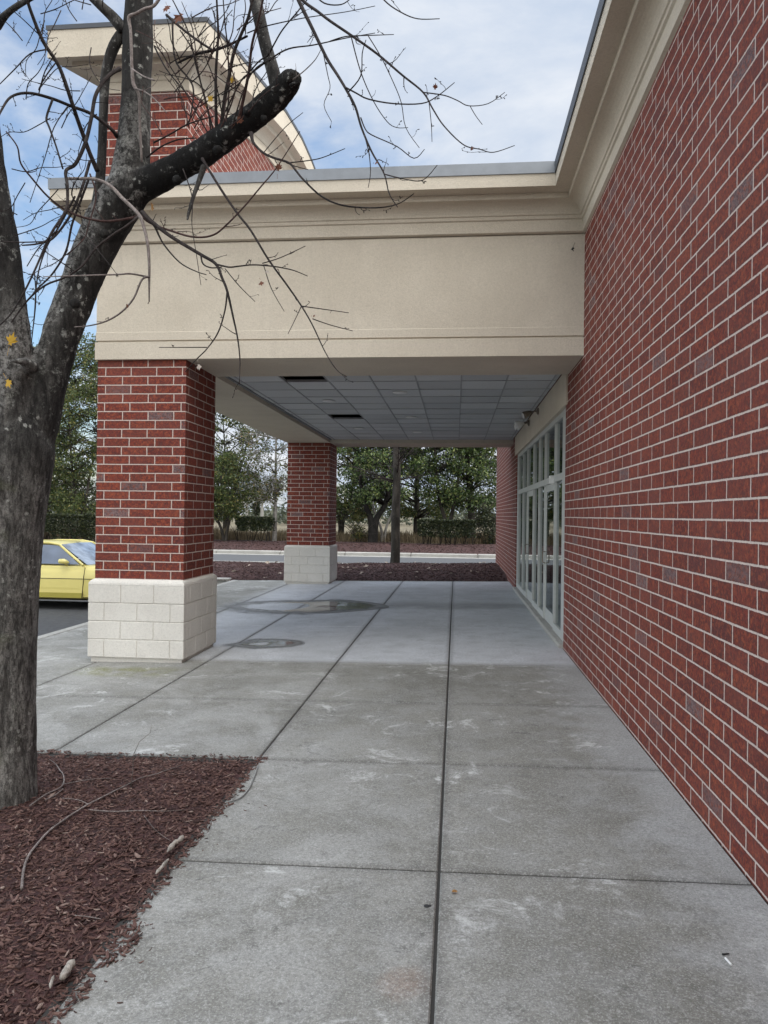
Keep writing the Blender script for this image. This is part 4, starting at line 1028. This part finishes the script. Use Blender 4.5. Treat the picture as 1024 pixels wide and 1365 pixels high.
# ------------------------------------------------------------------ things lying on the mulch and the slab
def gpt(px, py, dz=.0):
    d = Fw+(px-512)/FPX*Rt-(py-682.5)/FPX*Up
    t_ = (-.0162*1.35+dz-EYE)/(d.z-.0162*d.x); return CAM+d*t_
def lying(name, px_pts, widths, mat, label, cat, lift=.012, subs=(), group=None):
    m = MB()
    def path(pp, ws):
        P = [gpt(x, y, .03) for x, y in pp]
        P = spline([tuple(p)+(w_,) for p, w_ in zip(P, ws)], 5)
        Q = []
        for p in P:
            x, y = p[0], p[1]; z = (nearz(x, y) if x < -1.33 and y < 4.97 else gz(x))+lift+p[3]
            Q.append((x, y, z))
        m.tube(Q, [p[3]*.78 for p in P], 7)
    path(px_pts, widths)
    for pp, ws in subs: path(pp, ws)
    return tag(m.build(name, MT[mat], None, True), label, cat, group)
lying('fallen_twig', [(29, 1193), (34, 1158), (55, 1127), (85, 1103), (115, 1085), (150, 1063), (185, 1045), (217, 1035), (246, 1017)], [.0085, .008, .0075, .007, .006, .0055, .0045, .0035, .002], 'twig_pale', 'long pale curved dead twig lying across the near mulch bed', 'twig',
      subs=[([(118, 1089), (160, 1088), (210, 1084), (248, 1077)], [.004, .0038, .003, .002]), ([(192, 1091), (206, 1105), (228, 1116)], [.002, .0018, .0014]), ([(118, 1083), (105, 1079), (82, 1078)], [.003, .0025, .002])])
lying('fallen_twig', [(40, 1091), (60, 1077), (83, 1061), (84, 1044), (76, 1027), (66, 1013)], [.007, .006, .0055, .0045, .004, .002], 'twig_pale', 'short forked pale twig leaning beside the maple trunk foot', 'twig', lift=.02, subs=[([(60, 1084), (75, 1076), (84, 1064)], [.005, .005, .004])])
lying('fallen_twig', [(82, 1057), (110, 1051), (150, 1044)], [.003, .0026, .0018], 'twig_pale', 'thin straight pale twig lying behind the long curved one', 'twig')
lying('fallen_twig', [(100, 1220), (118, 1219), (135, 1219)], [.003, .003, .002], 'twig_pale', 'tiny pale twig lying alone in front on the mulch', 'twig')
m = MB(); b0 = gpt(174, 1052, .03); m.tube([b0, b0+Vector((.004, .02, .1)), b0+Vector((.004, .03, .2)), b0+Vector((.03, .05, .27)), b0+Vector((.1, .06, .33))], [.0028, .0024, .002, .0016, .001], 6)
m.tube([b0+Vector((.09, .06, .32)), b0+Vector((.1, .07, .37))], [.001, .0008], 5)
tag(m.build('seedling_stem', MT['twig_pale'], None, True), 'thin pale leafless stem standing upright in the mulch bed', 'stem')
MT['cable'] = simple('grey_cable', (.22, .22, .21), .5, 30)
lying('cable', [(344, 1018), (338, 1034), (331, 1048), (320, 1059), (304, 1064)], [.006]*5, 'cable', 'grey cable looping out of the mulch corner on to the slab', 'cable', lift=.004)
MT['stone'] = simple('pale_stone', (.27, .24, .205), .85, 42, .5, .9, .012)
def stone(segs, label):
    m = MB(); P = [gpt(x, y, .02)+Vector((0, 0, .012)) for x, y, r in segs]; rr = [r*.72 for _, _, r in segs]
    P2 = spline([tuple(p)+(r,) for p, r in zip(P, rr)], 6)
    n = len(P2); m.tube([p[:3] for p in P2], [max(.002, p[3]*(1+.55*noise.noise(Vector((p[0]*70, p[1]*70, 3))))*min(1, .35+4*min(i, n-1-i)/n)) for i, p in enumerate(P2)], 10)
    tag(m.build('pale_stone', MT['stone'], None, True, False), label, 'stone', 'pale stones along the mulch edge')
stone([(244, 1117, .013), (240, 1123, .02), (233, 1127, .014), (228, 1133, .016), (223, 1139, .012)], 'pale knobbly stone with a narrow waist at the mulch edge')
stone([(225, 1148, .009), (218, 1157, .012), (208, 1168, .012)], 'straight stick-like pale stone just below the knobbly one at the mulch edge')
stone([(99, 1284, .012), (92, 1294, .02), (85, 1305, .018), (82, 1310, .01)], 'largest pale stone near the bottom of the mulch edge')
stone([(72, 1305, .007), (69, 1313, .009), (67, 1322, .006)], 'thin pale stone beside the largest stone at the mulch bottom')
MT['gum'] = simple('black_gum', (.02, .02, .02), .7, 30)
m = MB(); g = gpt(569, 1208); m.lathe(g+Vector((0, 0, .0)), [(.013, 0), (.013, .002), (.009, .004)], 14)
m.lathe(g+Vector((.012, .004, .0)), [(.008, 0), (.008, .002), (.005, .003)], 12)
tag(m.build('chewing_gum', MT['gum']), 'black flattened gum spot beside the long pavement joint', 'gum')
def slab_leaf(px, py, size, mat, label, spin):
    g = gpt(px, py, .004); m = MB(); m.v.append(tuple(g+Vector((0, 0, .004))))
    n = 14
    for i in range(n):
        a = 6.283*i/n+spin; r = size*(.5 if i % 2 else .28)
        m.v.append((g.x+r*math.cos(a), g.y+r*math.sin(a), g.z+.002+random.random()*.008))
    for i in range(n): m.f.append((0, 1+i, 1+(i+1) % n))
    return tag(m.build('fallen_leaf', mat), label, 'leaf')
slab_leaf(606, 1190, .03, LO, 'tiny orange curled leaf lying on the pavement beside long joint', .3)
m = MB(); a, b = gpt(967, 1277, .006), gpt(975, 1286, .006)
m.tube([a, b], .004, 8); tag(m.build('cigarette_butt', MT['white']), 'white cigarette butt on the pavement near the brick wall', 'cigarette')
m = MB(); a, b = gpt(963, 1272, .004), gpt(972, 1271, .004); m.tube([a, b], [.004, .002], 6)
tag(m.build('dark_twig', MT['gum']), 'short black scrap lying next to the cigarette butt', 'debris')
m = MB(); c = at(763.5, 332, 8.13)
m.v += [tuple(c+Vector(q)) for q in ((0, -.004, .022), (.02, -.012, .004), (.006, -.006, -.004), (.012, -.015, -.034), (-.006, -.005, -.012), (-.024, -.012, -.006), (-.008, -.008, .006))]
m.f.append((0, 1, 2, 3, 4, 5, 6)); m.tube([c+Vector((0, -.004, .01)), c+Vector((.012, -.005, .04)), c+Vector((.022, -.003, .07))], .002, 5)
tag(m.build('dead_leaf', MT['gum']), 'small dark dead leaf clinging to the beige fascia near the brick wall', 'leaf')
# pale leaves scattered on the far bed
LITTER = leaf_mat('pale_litter_leaf', [(0, (.3, .24, .18)), (1, (.55, .47, .4))], .2, .8)
m = MB(); m.v = [(0, 0, .015)]
for i in range(10):
    a = .6283*i; r = .075 if i % 2 else .045
    m.v.append((r*math.cos(a), r*math.sin(a)*.8, .01+.03*((i*7) % 5)/5))
m.f = [(0, 1+i, 1+(i+1) % 10) for i in range(10)]
src = None
for k in range(46):
    y = 19.2+6.6*random.random()**1.3; x = random.uniform(-6.5, 1.0); z = farz(x, y)+.02
    if src is None:
        o = src = m.build('fallen_leaf', LITTER)
        tag(o, 'pale dry leaf lying on the dark mulch bed beyond the canopy', 'leaf', 'pale leaves on the far mulch bed')
    else:
        o = src.copy(); COL.objects.link(o)
    o.location = (x, y, z); o.rotation_euler = (random.gauss(0, .3), random.gauss(0, .3), random.random()*6.28)
    s = random.uniform(.6, 1.25); o.scale = (s, s, s)

# ------------------------------------------------------------------ yellow coupe
def make_car(x_nose, y_side, zg):
    car = empty('yellow_coupe', (x_nose-2.3, y_side+.93, zg), 'yellow classic two-door coupe parked nose-in beside the canopy kerb', 'car')
    CY = simple('yellow_car_paint', (.7, .6, .19), .32, 6, .03, 0., spec=.5, coat=.5)
    CG = simple('car_window_glass', (.09, .125, .19), .06, 3, .25, 0., spec=.6)
    CGW = simple('car_windscreen_glass', (.3, .36, .45), .05, 5, .5, 0., spec=.7)
    CK = simple('tyre_rubber', (.02, .02, .02), .8, 60); CH = simple('chrome', (.6, .6, .6), .15, 10, .05, 0., metal=1.); CD = simple('dark_underbody', (.015, .015, .015), .8, 20)
    CS = simple('olive_lower_paint', (.36, .31, .05), .4, 10, .05, 0.)
    CI = simple('car_interior', (.05, .05, .055), .8, 20)
    yc = y_side+.93
    def X(u): return x_nose-u          # u = distance back from the nose
    # lower body loft: stations (u, z bottom, z belt, half width)
    st = [(0, .38, .62, .62), (.05, .32, .7, .78), (.3, .25, .76, .86), (.9, .2, .82, .92), (1.55, .19, .855, .93), (2.6, .19, .86, .93), (3.5, .21, .88, .92), (4.2, .26, .87, .88), (4.6, .34, .84, .82), (4.68, .4, .78, .74)]
    m = MB(); n = 14
    for (u, zb, zt, hw) in [s for s in st]:
        sec = [(-.86, 0), (-.97, .08), (-1, .3), (-.985, .55), (-.99, .6), (-.955, .86), (-.9, .96), (-.8, 1), (.8, 1), (.9, .96), (.955, .86), (.99, .6), (1, .3), (.97, .08), (.86, 0)]
        n = len(sec)
        for a, b in sec: m.v.append((X(u), yc+a*hw, zg+zb+(zt-zb)*b))
    for i in range(len(st)-1):
        for j in range(n):
            j2 = (j+1) % n; m.f.append((i*n+j, i*n+j2, (i+1)*n+j2, (i+1)*n+j))
    m.f.append(tuple(range(n))); m.f.append(tuple(reversed(range((len(st)-1)*n, len(st)*n))))
    body = m.build('body', CY, car, True, True)
    md_ = body.modifiers.new('e', 'EDGE_SPLIT'); md_.split_angle = R(35)
    # greenhouse: roof shell
    prof = [(1.42, .85), (2.02, 1.235), (2.2, 1.275), (2.75, 1.285), (3.1, 1.255), (3.9, 1.02), (4.3, .87)]
    def hw(z): return .86-(z-.85)*.55
    m = MB()
    k = 0
    for (u, z) in prof[1:5]:
        h = hw(z)-.02
        m.v += [(X(u), yc-h-.03, zg+z-.045), (X(u), yc-h+.04, zg+z-.008), (X(u), yc, zg+z+.012), (X(u), yc+h-.04, zg+z-.008), (X(u), yc+h+.03, zg+z-.045)]
    for i in range(3):
        for j in range(4): m.f.append((i*5+j, i*5+j+1, (i+1)*5+j+1, (i+1)*5+j))
    m.build('roof', CY, body, True)
    # fastback tail and pillars
    m = MB()
    m.add([(X(3.1), yc-.6, zg+1.255), (X(3.1), yc+.6, zg+1.255), (X(4.3), yc+.7, zg+.872), (X(4.3), yc-.7, zg+.872)], [(0, 1, 2, 3)])
    for sgn in (-1, 1):
        def q(u, z, d=0): return (X(u), yc+sgn*(hw(z)+.005+d), zg+z)
        m.tube([q(1.44, .85), q(2.03, 1.225), q(2.25, 1.262), q(2.8, 1.262), q(3.15, 1.235)], .024, 8)
        m.add([q(2.75, 1.245), q(3.15, 1.235), q(4.25, .87), q(3.05, .86), q(2.95, 1.0)], [(0, 1, 2, 3, 4)])
    m.build('roof_pillar', CY, body, False)
    m = MB(); m.add([(X(1.40), yc-.78, zg+.852), (X(1.40), yc+.78, zg+.852), (X(2.03), yc+.6, zg+1.232), (X(2.03), yc-.6, zg+1.232), (X(1.28), yc, zg+.85), (X(1.95), yc, zg+1.25)], [(0, 4, 5, 3), (4, 1, 2, 5)])
    m.build('windscreen', CGW, car, True)
    m = MB(); m.box(X(2.9), X(1.9), yc-.6, yc+.6, zg+.4, zg+.84)
    for sgn in (-1, 1):
        m.bbox(X(2.75), X(2.55), yc+sgn*.35-.25, yc+sgn*.35+.25, zg+.6, zg+1.08, .05)
    m.build('seats', CI, car)
    for sgn in (-1, 1):
        yd = lambda z: yc+sgn*(hw(z))
        m = MB(); m.add([(X(1.52), yd(.86), zg+.862), (X(2.05), yd(1.22), zg+1.215), (X(2.76), yd(1.24), zg+1.235), (X(2.95), yd(.9), zg+.865)], [(0, 1, 2, 3)])
        m.build('side_window', CG, car)
        # door skin
        m = MB(); yo = yc+sgn*.936
        pts = [(1.42, .33), (1.40, .8), (1.5, .845), (2.72, .855), (2.75, .33)]
        def side(u, z, o): 
            b = (z-.19)/.67
            f = 1.0 if b < .35 else (.987 if b < .62 else .987-.05*(b-.62)/.3)
            return (X(u), yc+sgn*(.93*f+o), zg+z)
        up_ = [side(1.41, .60, .004), side(1.40, .8, .004), side(1.46, .83, .003), side(2.73, .83, .003), side(2.75, .60, .004)]
        lo_ = [side(1.43, .24, .003), side(1.41, .585, .004), side(2.75, .585, .004), side(2.75, .24, .003)]
        m.add(up_, [(0, 1, 2, 3, 4)]); m.add(lo_, [(0, 1, 2, 3)])
        d = m.build('door', CY, car, False, False)
        m = MB(); m.add([side(1.43, .23, .007), side(1.425, .325, .007), side(2.76, .325, .007), side(2.76, .23, .007)], [(0, 1, 2, 3)]); m.build('lower_door_band', CS, d)
        m = MB()
        for (a, b_) in (((1.395, .81), (1.42, .24)), ((2.765, .84), (2.765, .24))):
            m.tube([side(a[0], a[1], .003), side(a[0]+.006, .6, .004), side(b_[0], b_[1], .003)], .006, 5)
        m.tube([side(.6, .592, .003), side(2.8, .592, .004), side(4.1, .6, -.03)], .006, 5)
        m.build('panel_gap', CD, body)
        m = MB(); m.bbox(X(2.6), X(2.45), yo+sgn*.0-.012, yo+sgn*.0+.012, zg+.69, zg+.72, .004); m.build('door_handle', CH, d)
        m = MB(); m.box(X(2.95), X(1.15), yc+sgn*.93-.02, yc+sgn*.93+.012, zg+.165, zg+.19); m.build('sill_trim', CH, car)
        m = MB(); c = Vector((X(1.78), yc+sgn*.93, zg+.925)); m.tube([c+Vector((-.1, sgn*.02, 0)), c+Vector((-.09, sgn*.02, 0)), c+Vector((0, sgn*.02, .0)), c+Vector((.06, sgn*.02, -.015)), c+Vector((.1, sgn*.01, -.03))], [.03, .045, .05, .035, .01], 12)
        m.tube([c+Vector((0, 0, -.03)), c+Vector((.02, -sgn*.06, -.08))], .018, 8)
        m.build('wing_mirror', CY, car, True)
        for u in (.92, 3.65):
            m = MB(); cw = (X(u), yc+sgn*.8, zg+.32)
            m.lathe(cw, [(.2, -.1), (.3, -.1), (.325, -.07), (.325, .07), (.3, .1), (.2, .1)], 28, 'y'); wh = m.build('wheel', CK, car, True)
            m = MB(); m.lathe(cw, [(.2, -.085), (.2, .085)], 24, 'y'); m.lathe(cw, [(.05, -.12), (.05, .12)], 12, 'y')
            for s5 in range(5):
                a = s5*1.2566; m.tube([Vector(cw)+Vector((0, sgn*.09, 0)), Vector(cw)+Vector((.18*math.cos(a), sgn*.1, .18*math.sin(a)))], [.035, .03], 6)
            m.build('rim', CH, wh)
    m = MB(); m.bbox(X(4.76), X(4.66), yc-.85, yc+.85, zg+.42, zg+.55, .02); m.build('rear_bumper', CH, car)
    m = MB(); m.bbox(X(.06), X(-.06), yc-.85, yc+.85, zg+.36, zg+.48, .02); m.build('front_bumper', CH, car)
    for sgn in (-1, 1):
        m = MB(); m.lathe((X(.03), yc+sgn*.55, zg+.6), [(.085, 0), (.085, .05), (.05, .06)], 18, 'x'); m.build('headlight', MT['lens'], car, True)
    m = MB(); m.box(X(4.4), X(.4), yc-.75, yc+.75, zg+.13, zg+.22); m.build('underbody', CD, car)
make_car(-5.66, 13.5, -.25)

# ------------------------------------------------------------------ background vegetation
def leafquad(mb, c, s, rg):
    d = Vector((rg.gauss(0, 1), rg.gauss(0, 1), rg.gauss(.25, .8))).normalized(); a = d.orthogonal().normalized()
    a = (Matrix.Rotation(rg.random()*6.28, 3, d) @ a); b = d.cross(a)
    L, Wd = s, s*.52
    mb.add([c-a*L*.5, c+b*Wd*.5, c+a*L*.5+d*s*.12, c-b*Wd*.5], [(0, 1, 2, 3)])
def bg_tree(name, label, X0, Y, h, cr, zlow, clumps, per, ls, leafm, barkm, tr, seed, forks=1, lean=0., group=None, shape=1., cl=(.5, .95), twigs=6, fork_z=.25):
    rg = random.Random(seed); root = empty(name, (X0, Y, .1), label, 'tree', group)
    tm = MB(); tops = []
    for f in range(forks):
        a = rg.uniform(0, 6.28) if forks > 1 else 0
        dx = (rg.uniform(.25, .5)*(1 if f % 2 else -1) if forks > 1 else 0)
        pts = [(X0+dx*.15, Y, -.1), (X0+dx*.3+lean*.1, Y, h*.12), (X0+dx*1.4+lean*.4+rg.gauss(0, .1), Y+rg.gauss(0, .1), h*fork_z+.4), (X0+dx*2.4+lean*.8+rg.gauss(0, .2), Y+rg.gauss(0, .2), h*.6), (X0+dx*3+lean, Y, h*.95)]
        sp = spline(pts, 5); n = len(sp)
        r0 = tr/(forks**.4)
        tm.tube(sp, [max(.015, r0*(1.25 if i == 0 else 1)*(1-.9*i/n)) for i in range(n)], 10); tops.append(sp)
    clumps = int(clumps*2.35); per = int(per*1.25)
    cents = []
    for k in range(clumps):
        while True:
            u = rg.uniform(-1, 1); v = rg.uniform(-1, 1); q = rg.uniform(0, 1)
            prof = (math.sin(math.pi*min(1, .12+.86*q**shape)))**.55
            if u*u+v*v < 1 and (u*u+v*v > .18 or rg.random() < .4): break
        z = zlow+(h-zlow)*q
        cents.append(Vector((X0+lean*q+u*cr*prof*rg.uniform(.7, 1.12), Y+v*cr*prof, z)))
    lm = MB()
    for c in cents:
        sp = rg.choice(tops)
        base = min(sp, key=lambda p: abs(p[2]-(c.z-.28*(Vector((p[0], p[1], c.z))-c).length)) if p[2] > h*.1 else 99)
        b0 = Vector(base); mid = (b0+c)/2+Vector((rg.gauss(0, .15), rg.gauss(0, .15), rg.uniform(0, .3)))
        tm.tube([b0, mid, c], [tr*.22, tr*.13, .012], 5)
        for k in range(twigs):
            e = c+Vector((rg.gauss(0, .45), rg.gauss(0, .45), rg.gauss(.1, .4))); tm.tube([c.lerp(mid, rg.random()*.5), e], [.012, .005], 4)
        r = rg.uniform(*cl); k = int(per*rg.uniform(.6, 1.3))
        sq = (rg.uniform(.8, 1.2), rg.uniform(.8, 1.2), rg.uniform(.5, .85))
        for _ in range(k):
            d = Vector((rg.gauss(0, 1), rg.gauss(0, 1), rg.gauss(0, 1))).normalized()*r*rg.random()**.45
            leafquad(lm, c+Vector((d.x*sq[0], d.y*sq[1], d.z*sq[2])), ls*rg.uniform(.6, 1.3), rg)
    tm.build('trunk', MT[barkm], root, True)
    if lm.v: lm.build('crown', MT[leafm], root)
    return root
def bx(px, Y): return at(px, 720, Y).x
GT = 'trees beyond the road'
LS = .15
bg_tree('evergreen_tree', 'broad dark evergreen with thick forked black trunk, seen left of the slim street tree', bx(497, 40), 40, 11, 3.3, 2.5, 60, 120, LS, 'leaf_dark', 'bark_black', .3, 1, 2, .3, GT, fork_z=.2)
bg_tree('evergreen_tree', 'dark evergreen with twin slim trunks behind the clipped hedge, right of the street tree', bx(597, 41.5), 41.5, 10, 2.6, 2.4, 50, 120, LS, 'leaf_dark', 'bark_far', .2, 2, 2, .2, GT)
bg_tree('evergreen_tree', 'dark evergreen with wide brown trunk beside the far end of the brick wall', bx(629, 42), 42, 10.5, 2.5, 2.2, 48, 110, LS, 'leaf_dark', 'bark_far', .3, 3, 1, -.3, GT)
bg_tree('evergreen_tree', 'dense green tree rising behind the evergreens between the pillar and brick wall', bx(555, 48), 48, 12, 4, 1.6, 60, 110, .18, 'leaf_mid', 'bark_far', .25, 4, 1, 0, GT)
bg_tree('evergreen_tree', 'mid green tree behind the dark trunk next to the far pillar', bx(455, 47), 47, 11, 3.2, 1.3, 55, 110, .18, 'leaf_mid', 'bark_far', .2, 5, 2, 0, GT)
bg_tree('evergreen_tree', 'green tree partly hidden behind the far brick wall end', bx(672, 46), 46, 11, 3, 1.2, 42, 100, .18, 'leaf_mid', 'bark_far', .2, 6, 1, 0, GT)
bg_tree('birch_tree', 'slender white-barked tree with sparse yellow-green leaves left of the far pillar', bx(366, 40), 40, 9.5, 2.3, 2.4, 34, 36, .15, 'leaf_light', 'bark_pale', .14, 7, 1, .1, GT, twigs=14)
bg_tree('round_tree', 'low round olive-green tree with two stems just right of the near pillar', bx(300, 39), 39, 4.6, 1.6, 1.5, 34, 130, .13, 'leaf_mid', 'bark_far', .13, 8, 2, 0, GT)
bg_tree('oak_tree', 'tall thin-leaved tree above the low round tree, sky showing through it', bx(300, 46), 46, 10, 3.2, 2.6, 44, 62, .17, 'leaf_mid', 'bark_far', .16, 9, 2, .6, GT, twigs=12)
bg_tree('evergreen_tree', 'tall green tree behind the yellow car beside the near pillar', bx(110, 40), 40, 11.5, 2.8, 1.6, 70, 110, .15, 'leaf_mid', 'bark_far', .16, 10, 2, 0, GT)
bg_tree('evergreen_tree', 'tall dark tree behind the yellow car close to the maple trunk', bx(62, 42), 42, 11, 3, 1.4, 60, 110, .16, 'leaf_dark', 'bark_far', .2, 11, 1, 0, GT)
bg_tree('bare_tree', 'nearly bare grey-trunked tree standing just left of the street tree', bx(511, 41), 41, 7, 1.2, 3, 14, 8, .13, 'leaf_light', 'bark_pale', .12, 12, 2, 0, GT, twigs=16)
bg_tree('evergreen_tree', 'green tree filling the left behind the maple stem', bx(10, 43), 43, 12, 3.6, 1.4, 60, 100, .17, 'leaf_mid', 'bark_far', .2, 13, 1, 0, GT)
bg_tree('evergreen_tree', 'dark tree behind the near pillar left of the round tree', bx(215, 44), 44, 11.5, 3.2, 1.5, 55, 90, .17, 'leaf_dark', 'bark_far', .2, 14, 1, 0, GT)
bg_tree('cypress_tree', 'distant thin pointed cypress seen under the far canopy roof', bx(341, 75), 75, 5.6, .35, .3, 14, 90, .18, 'leaf_hedge', 'bark_far', .06, 15, 1, 0, GT, cl=(.25, .4), twigs=1)
bg_tree('shrub', 'small yellowish shrub growing left of the dark trunk', bx(478, 40), 40, 1.9, .5, .4, 8, 60, .1, 'leaf_light', 'bark_far', .03, 16, 3, 0, GT, cl=(.25, .4), twigs=4)
bg_tree('shrub', 'loose dark shrub growing at the hedge end by the brick wall', bx(650, 40.5), 40.5, 2.0, .7, .2, 14, 90, .11, 'leaf_hedge', 'bark_far', .03, 17, 3, 0, GT, cl=(.25, .45), twigs=4)

def hedge(xa, xb, y, h, d, low, label, seed):
    rg = random.Random(seed); o = empty('clipped_hedge', ((xa+xb)/2, y, .1), label, 'hedge', 'clipped hedges along the verge')
    lm = MB(); tm = MB(); zb = .1
    n = int((xb-xa)*3000)
    for _ in range(n):
        x = rg.uniform(xa, xb); z = zb+h*(low+(1-low)*rg.random()**.75); yy = y+d*rg.uniform(-.5, .5)
        if rg.random() < .6: yy = y-d*.5+rg.random()*.15
        if rg.random() < .25: z = zb+h*rg.uniform(.93, 1.0)
        x += .08*noise.noise(Vector((x*3, z*3, 1))); z += .06*noise.noise(Vector((x*2.2, yy*2, 7)))
        if z < zb+h*.5 and noise.noise(Vector((x*1.6, z*1.6, seed))) > .12+z*.2: continue
        leafquad(lm, Vector((x, yy, z)), rg.uniform(.07, .14), rg)
    k = int((xb-xa)*3.5)
    for i in range(k):
        x = xa+(xb-xa)*(i+rg.random())/k; b0 = Vector((x, y+rg.uniform(-.2, .2), zb-.1))
        for s in range(3):
            tm.tube([b0, b0+Vector((rg.gauss(0, .12), rg.gauss(0, .1), h*.45)), b0+Vector((rg.gauss(0, .3), rg.gauss(0, .15), h*.85))], [.022, .015, .008], 5)
    lm.build('foliage', MT['leaf_hedge'], o); tm.build('stems', MT['bark_far'], o, True)
hedge(bx(557, 39), bx(634, 39), 39, 1.3, 1.0, .3, 'dense dark clipped hedge between the street tree and brick wall', 31)
hedge(bx(317, 39), bx(365, 39), 39, 1.32, .9, .45, 'clipped hedge with bare lower stems left of the white tree', 32)
hedge(bx(20, 37), bx(135, 37), 37, 1.35, 1.0, .0, 'long dark clipped hedge behind the yellow car', 33)
hedge(bx(150, 38.5), bx(270, 38.5), 38.5, 1.3, 1.0, .1, 'clipped hedge mostly hidden behind the near pillar', 34)

# slim street tree in the far bed
rg = random.Random(44)
stree = empty('street_tree', (at(527, 750, 25).x, 25, 0), 'slim bare street tree with straight dark trunk in mulch bed behind canopy', 'tree')
m = MB()
sp = spline([tuple(at(524, 758, 25))+(.21,), tuple(at(527, 745, 25))+(.165,), tuple(at(527.5, 690, 25))+(.15,), tuple(at(529, 640, 25))+(.135,), tuple(at(528, 590, 25.1))+(.12,), tuple(at(524, 520, 25.1))+(.09,), tuple(at(527, 440, 25.2))+(.05,), tuple(at(529, 380, 25.2))+(.02,)], 6)
m.tube([p[:3] for p in sp], [p[3] for p in sp], 14); m.build('trunk', MT['bark_far'], stree, True)
for k in range(18):
    m = MB(); z0 = rg.uniform(2.6, 7.0); b0 = Vector((at(528, 600, 25).x, 25.05, z0)); a = rg.uniform(0, 6.28); el = rg.uniform(.1, .9)
    d = Vector((math.cos(a)*math.cos(el), math.sin(a)*math.cos(el), math.sin(el))); L = rg.uniform(.9, 2.2); P = [b0]
    for j in range(6):
        d = (d+Vector((rg.gauss(0, .12), rg.gauss(0, .12), rg.gauss(.02, .1)))).normalized(); P.append(P[-1]+d*L/6)
    m.tube(P, [.035*(1-.8*j/6) for j in range(7)], 6)
    for j in range(26):
        q = P[rg.randrange(1, 7)]; e = (d+Vector((rg.gauss(0, .8), rg.gauss(0, .8), rg.gauss(-.1, .7)))).normalized()*rg.uniform(.2, .7)
        m.tube([q, q+e*.5+Vector((0, 0, .03)), q+e], [.009, .006, .004], 4)
    m.build('branch', MT['twig'], stree, True)

# dry grass between the hedges and the trees
random.seed(8); m = MB()
for k in range(15000):
    y = random.uniform(40.2, 47); x = random.uniform(-27, 5); g = .05+.1*random.random()
    h = random.uniform(.25, .65)*(.7+.6*max(0, noise.noise(Vector((x*.5, y*.5, 9)))+.4)); a = random.uniform(0, 6.28); wd = .022; dx, dy = math.cos(a)*wd, math.sin(a)*wd
    lx, ly = random.gauss(0, .22)*h, random.gauss(0, .22)*h
    m.add([(x-dx, y-dy, g), (x+dx, y+dy, g), (x+dx*.7+lx*.5, y+dy*.7+ly*.5, g+h*.6), (x-dx*.7+lx*.5, y-dy*.7+ly*.5, g+h*.6), (x+lx, y+ly, g+h)], [(0, 1, 2, 3), (3, 2, 4)])
tag(m.build('dry_grass', MT['dry']), 'tall dry tan grass growing behind the hedges across the road', 'grass', kind='stuff')
# far wood
rg = random.Random(9); m = MB()
for k in range(300):
    x = rg.uniform(-75, 25); y = rg.uniform(95, 118); h = rg.uniform(1.5, 5.5)
    if -34 < x < -24: h *= .45
    for q in range(34):
        leafquad(m, Vector((x+rg.gauss(0, 1.3), y+rg.gauss(0, 1), .3+h*rg.random()**.8)), rg.uniform(.4, .9), rg)
tag(m.build('distant_wood', MT['farwood']), 'low hazy line of distant woodland seen under the canopy', 'trees', kind='stuff')
# distant filling-station roof
fs = empty('distant_canopy', (bx(332, 70), 70, 0), 'grey flat roof on thin posts far off beyond the hedge', 'canopy')
m = MB(); xa, xb = bx(318, 70), bx(352, 70); zt = at(332, 645, 70).z; zb = at(332, 655, 70).z
m.bbox(xa, xb, 69, 73, zb, zt, .04); m.build('roof', simple('grey_fascia', (.2, .22, .24), .6, 5), fs)
for x in (xa+.5, xb-.5):
    m = MB(); m.box(x-.12, x+.12, 70.9, 71.1, 0, zb); m.build('post', MT['kerb'], fs)
# white post behind the far pillar
m = MB(); c = at(446, 735, 27.0); m.lathe((c.x, 33.0 if False else 26.6, -.3), [(.075, 0), (.075, 1.15), (.06, 1.2), (.02, 1.22)], 16)
tag(m.build('white_post', MT['white'], None, True), 'short white post beside the road, half hidden by the far pillar', 'post')
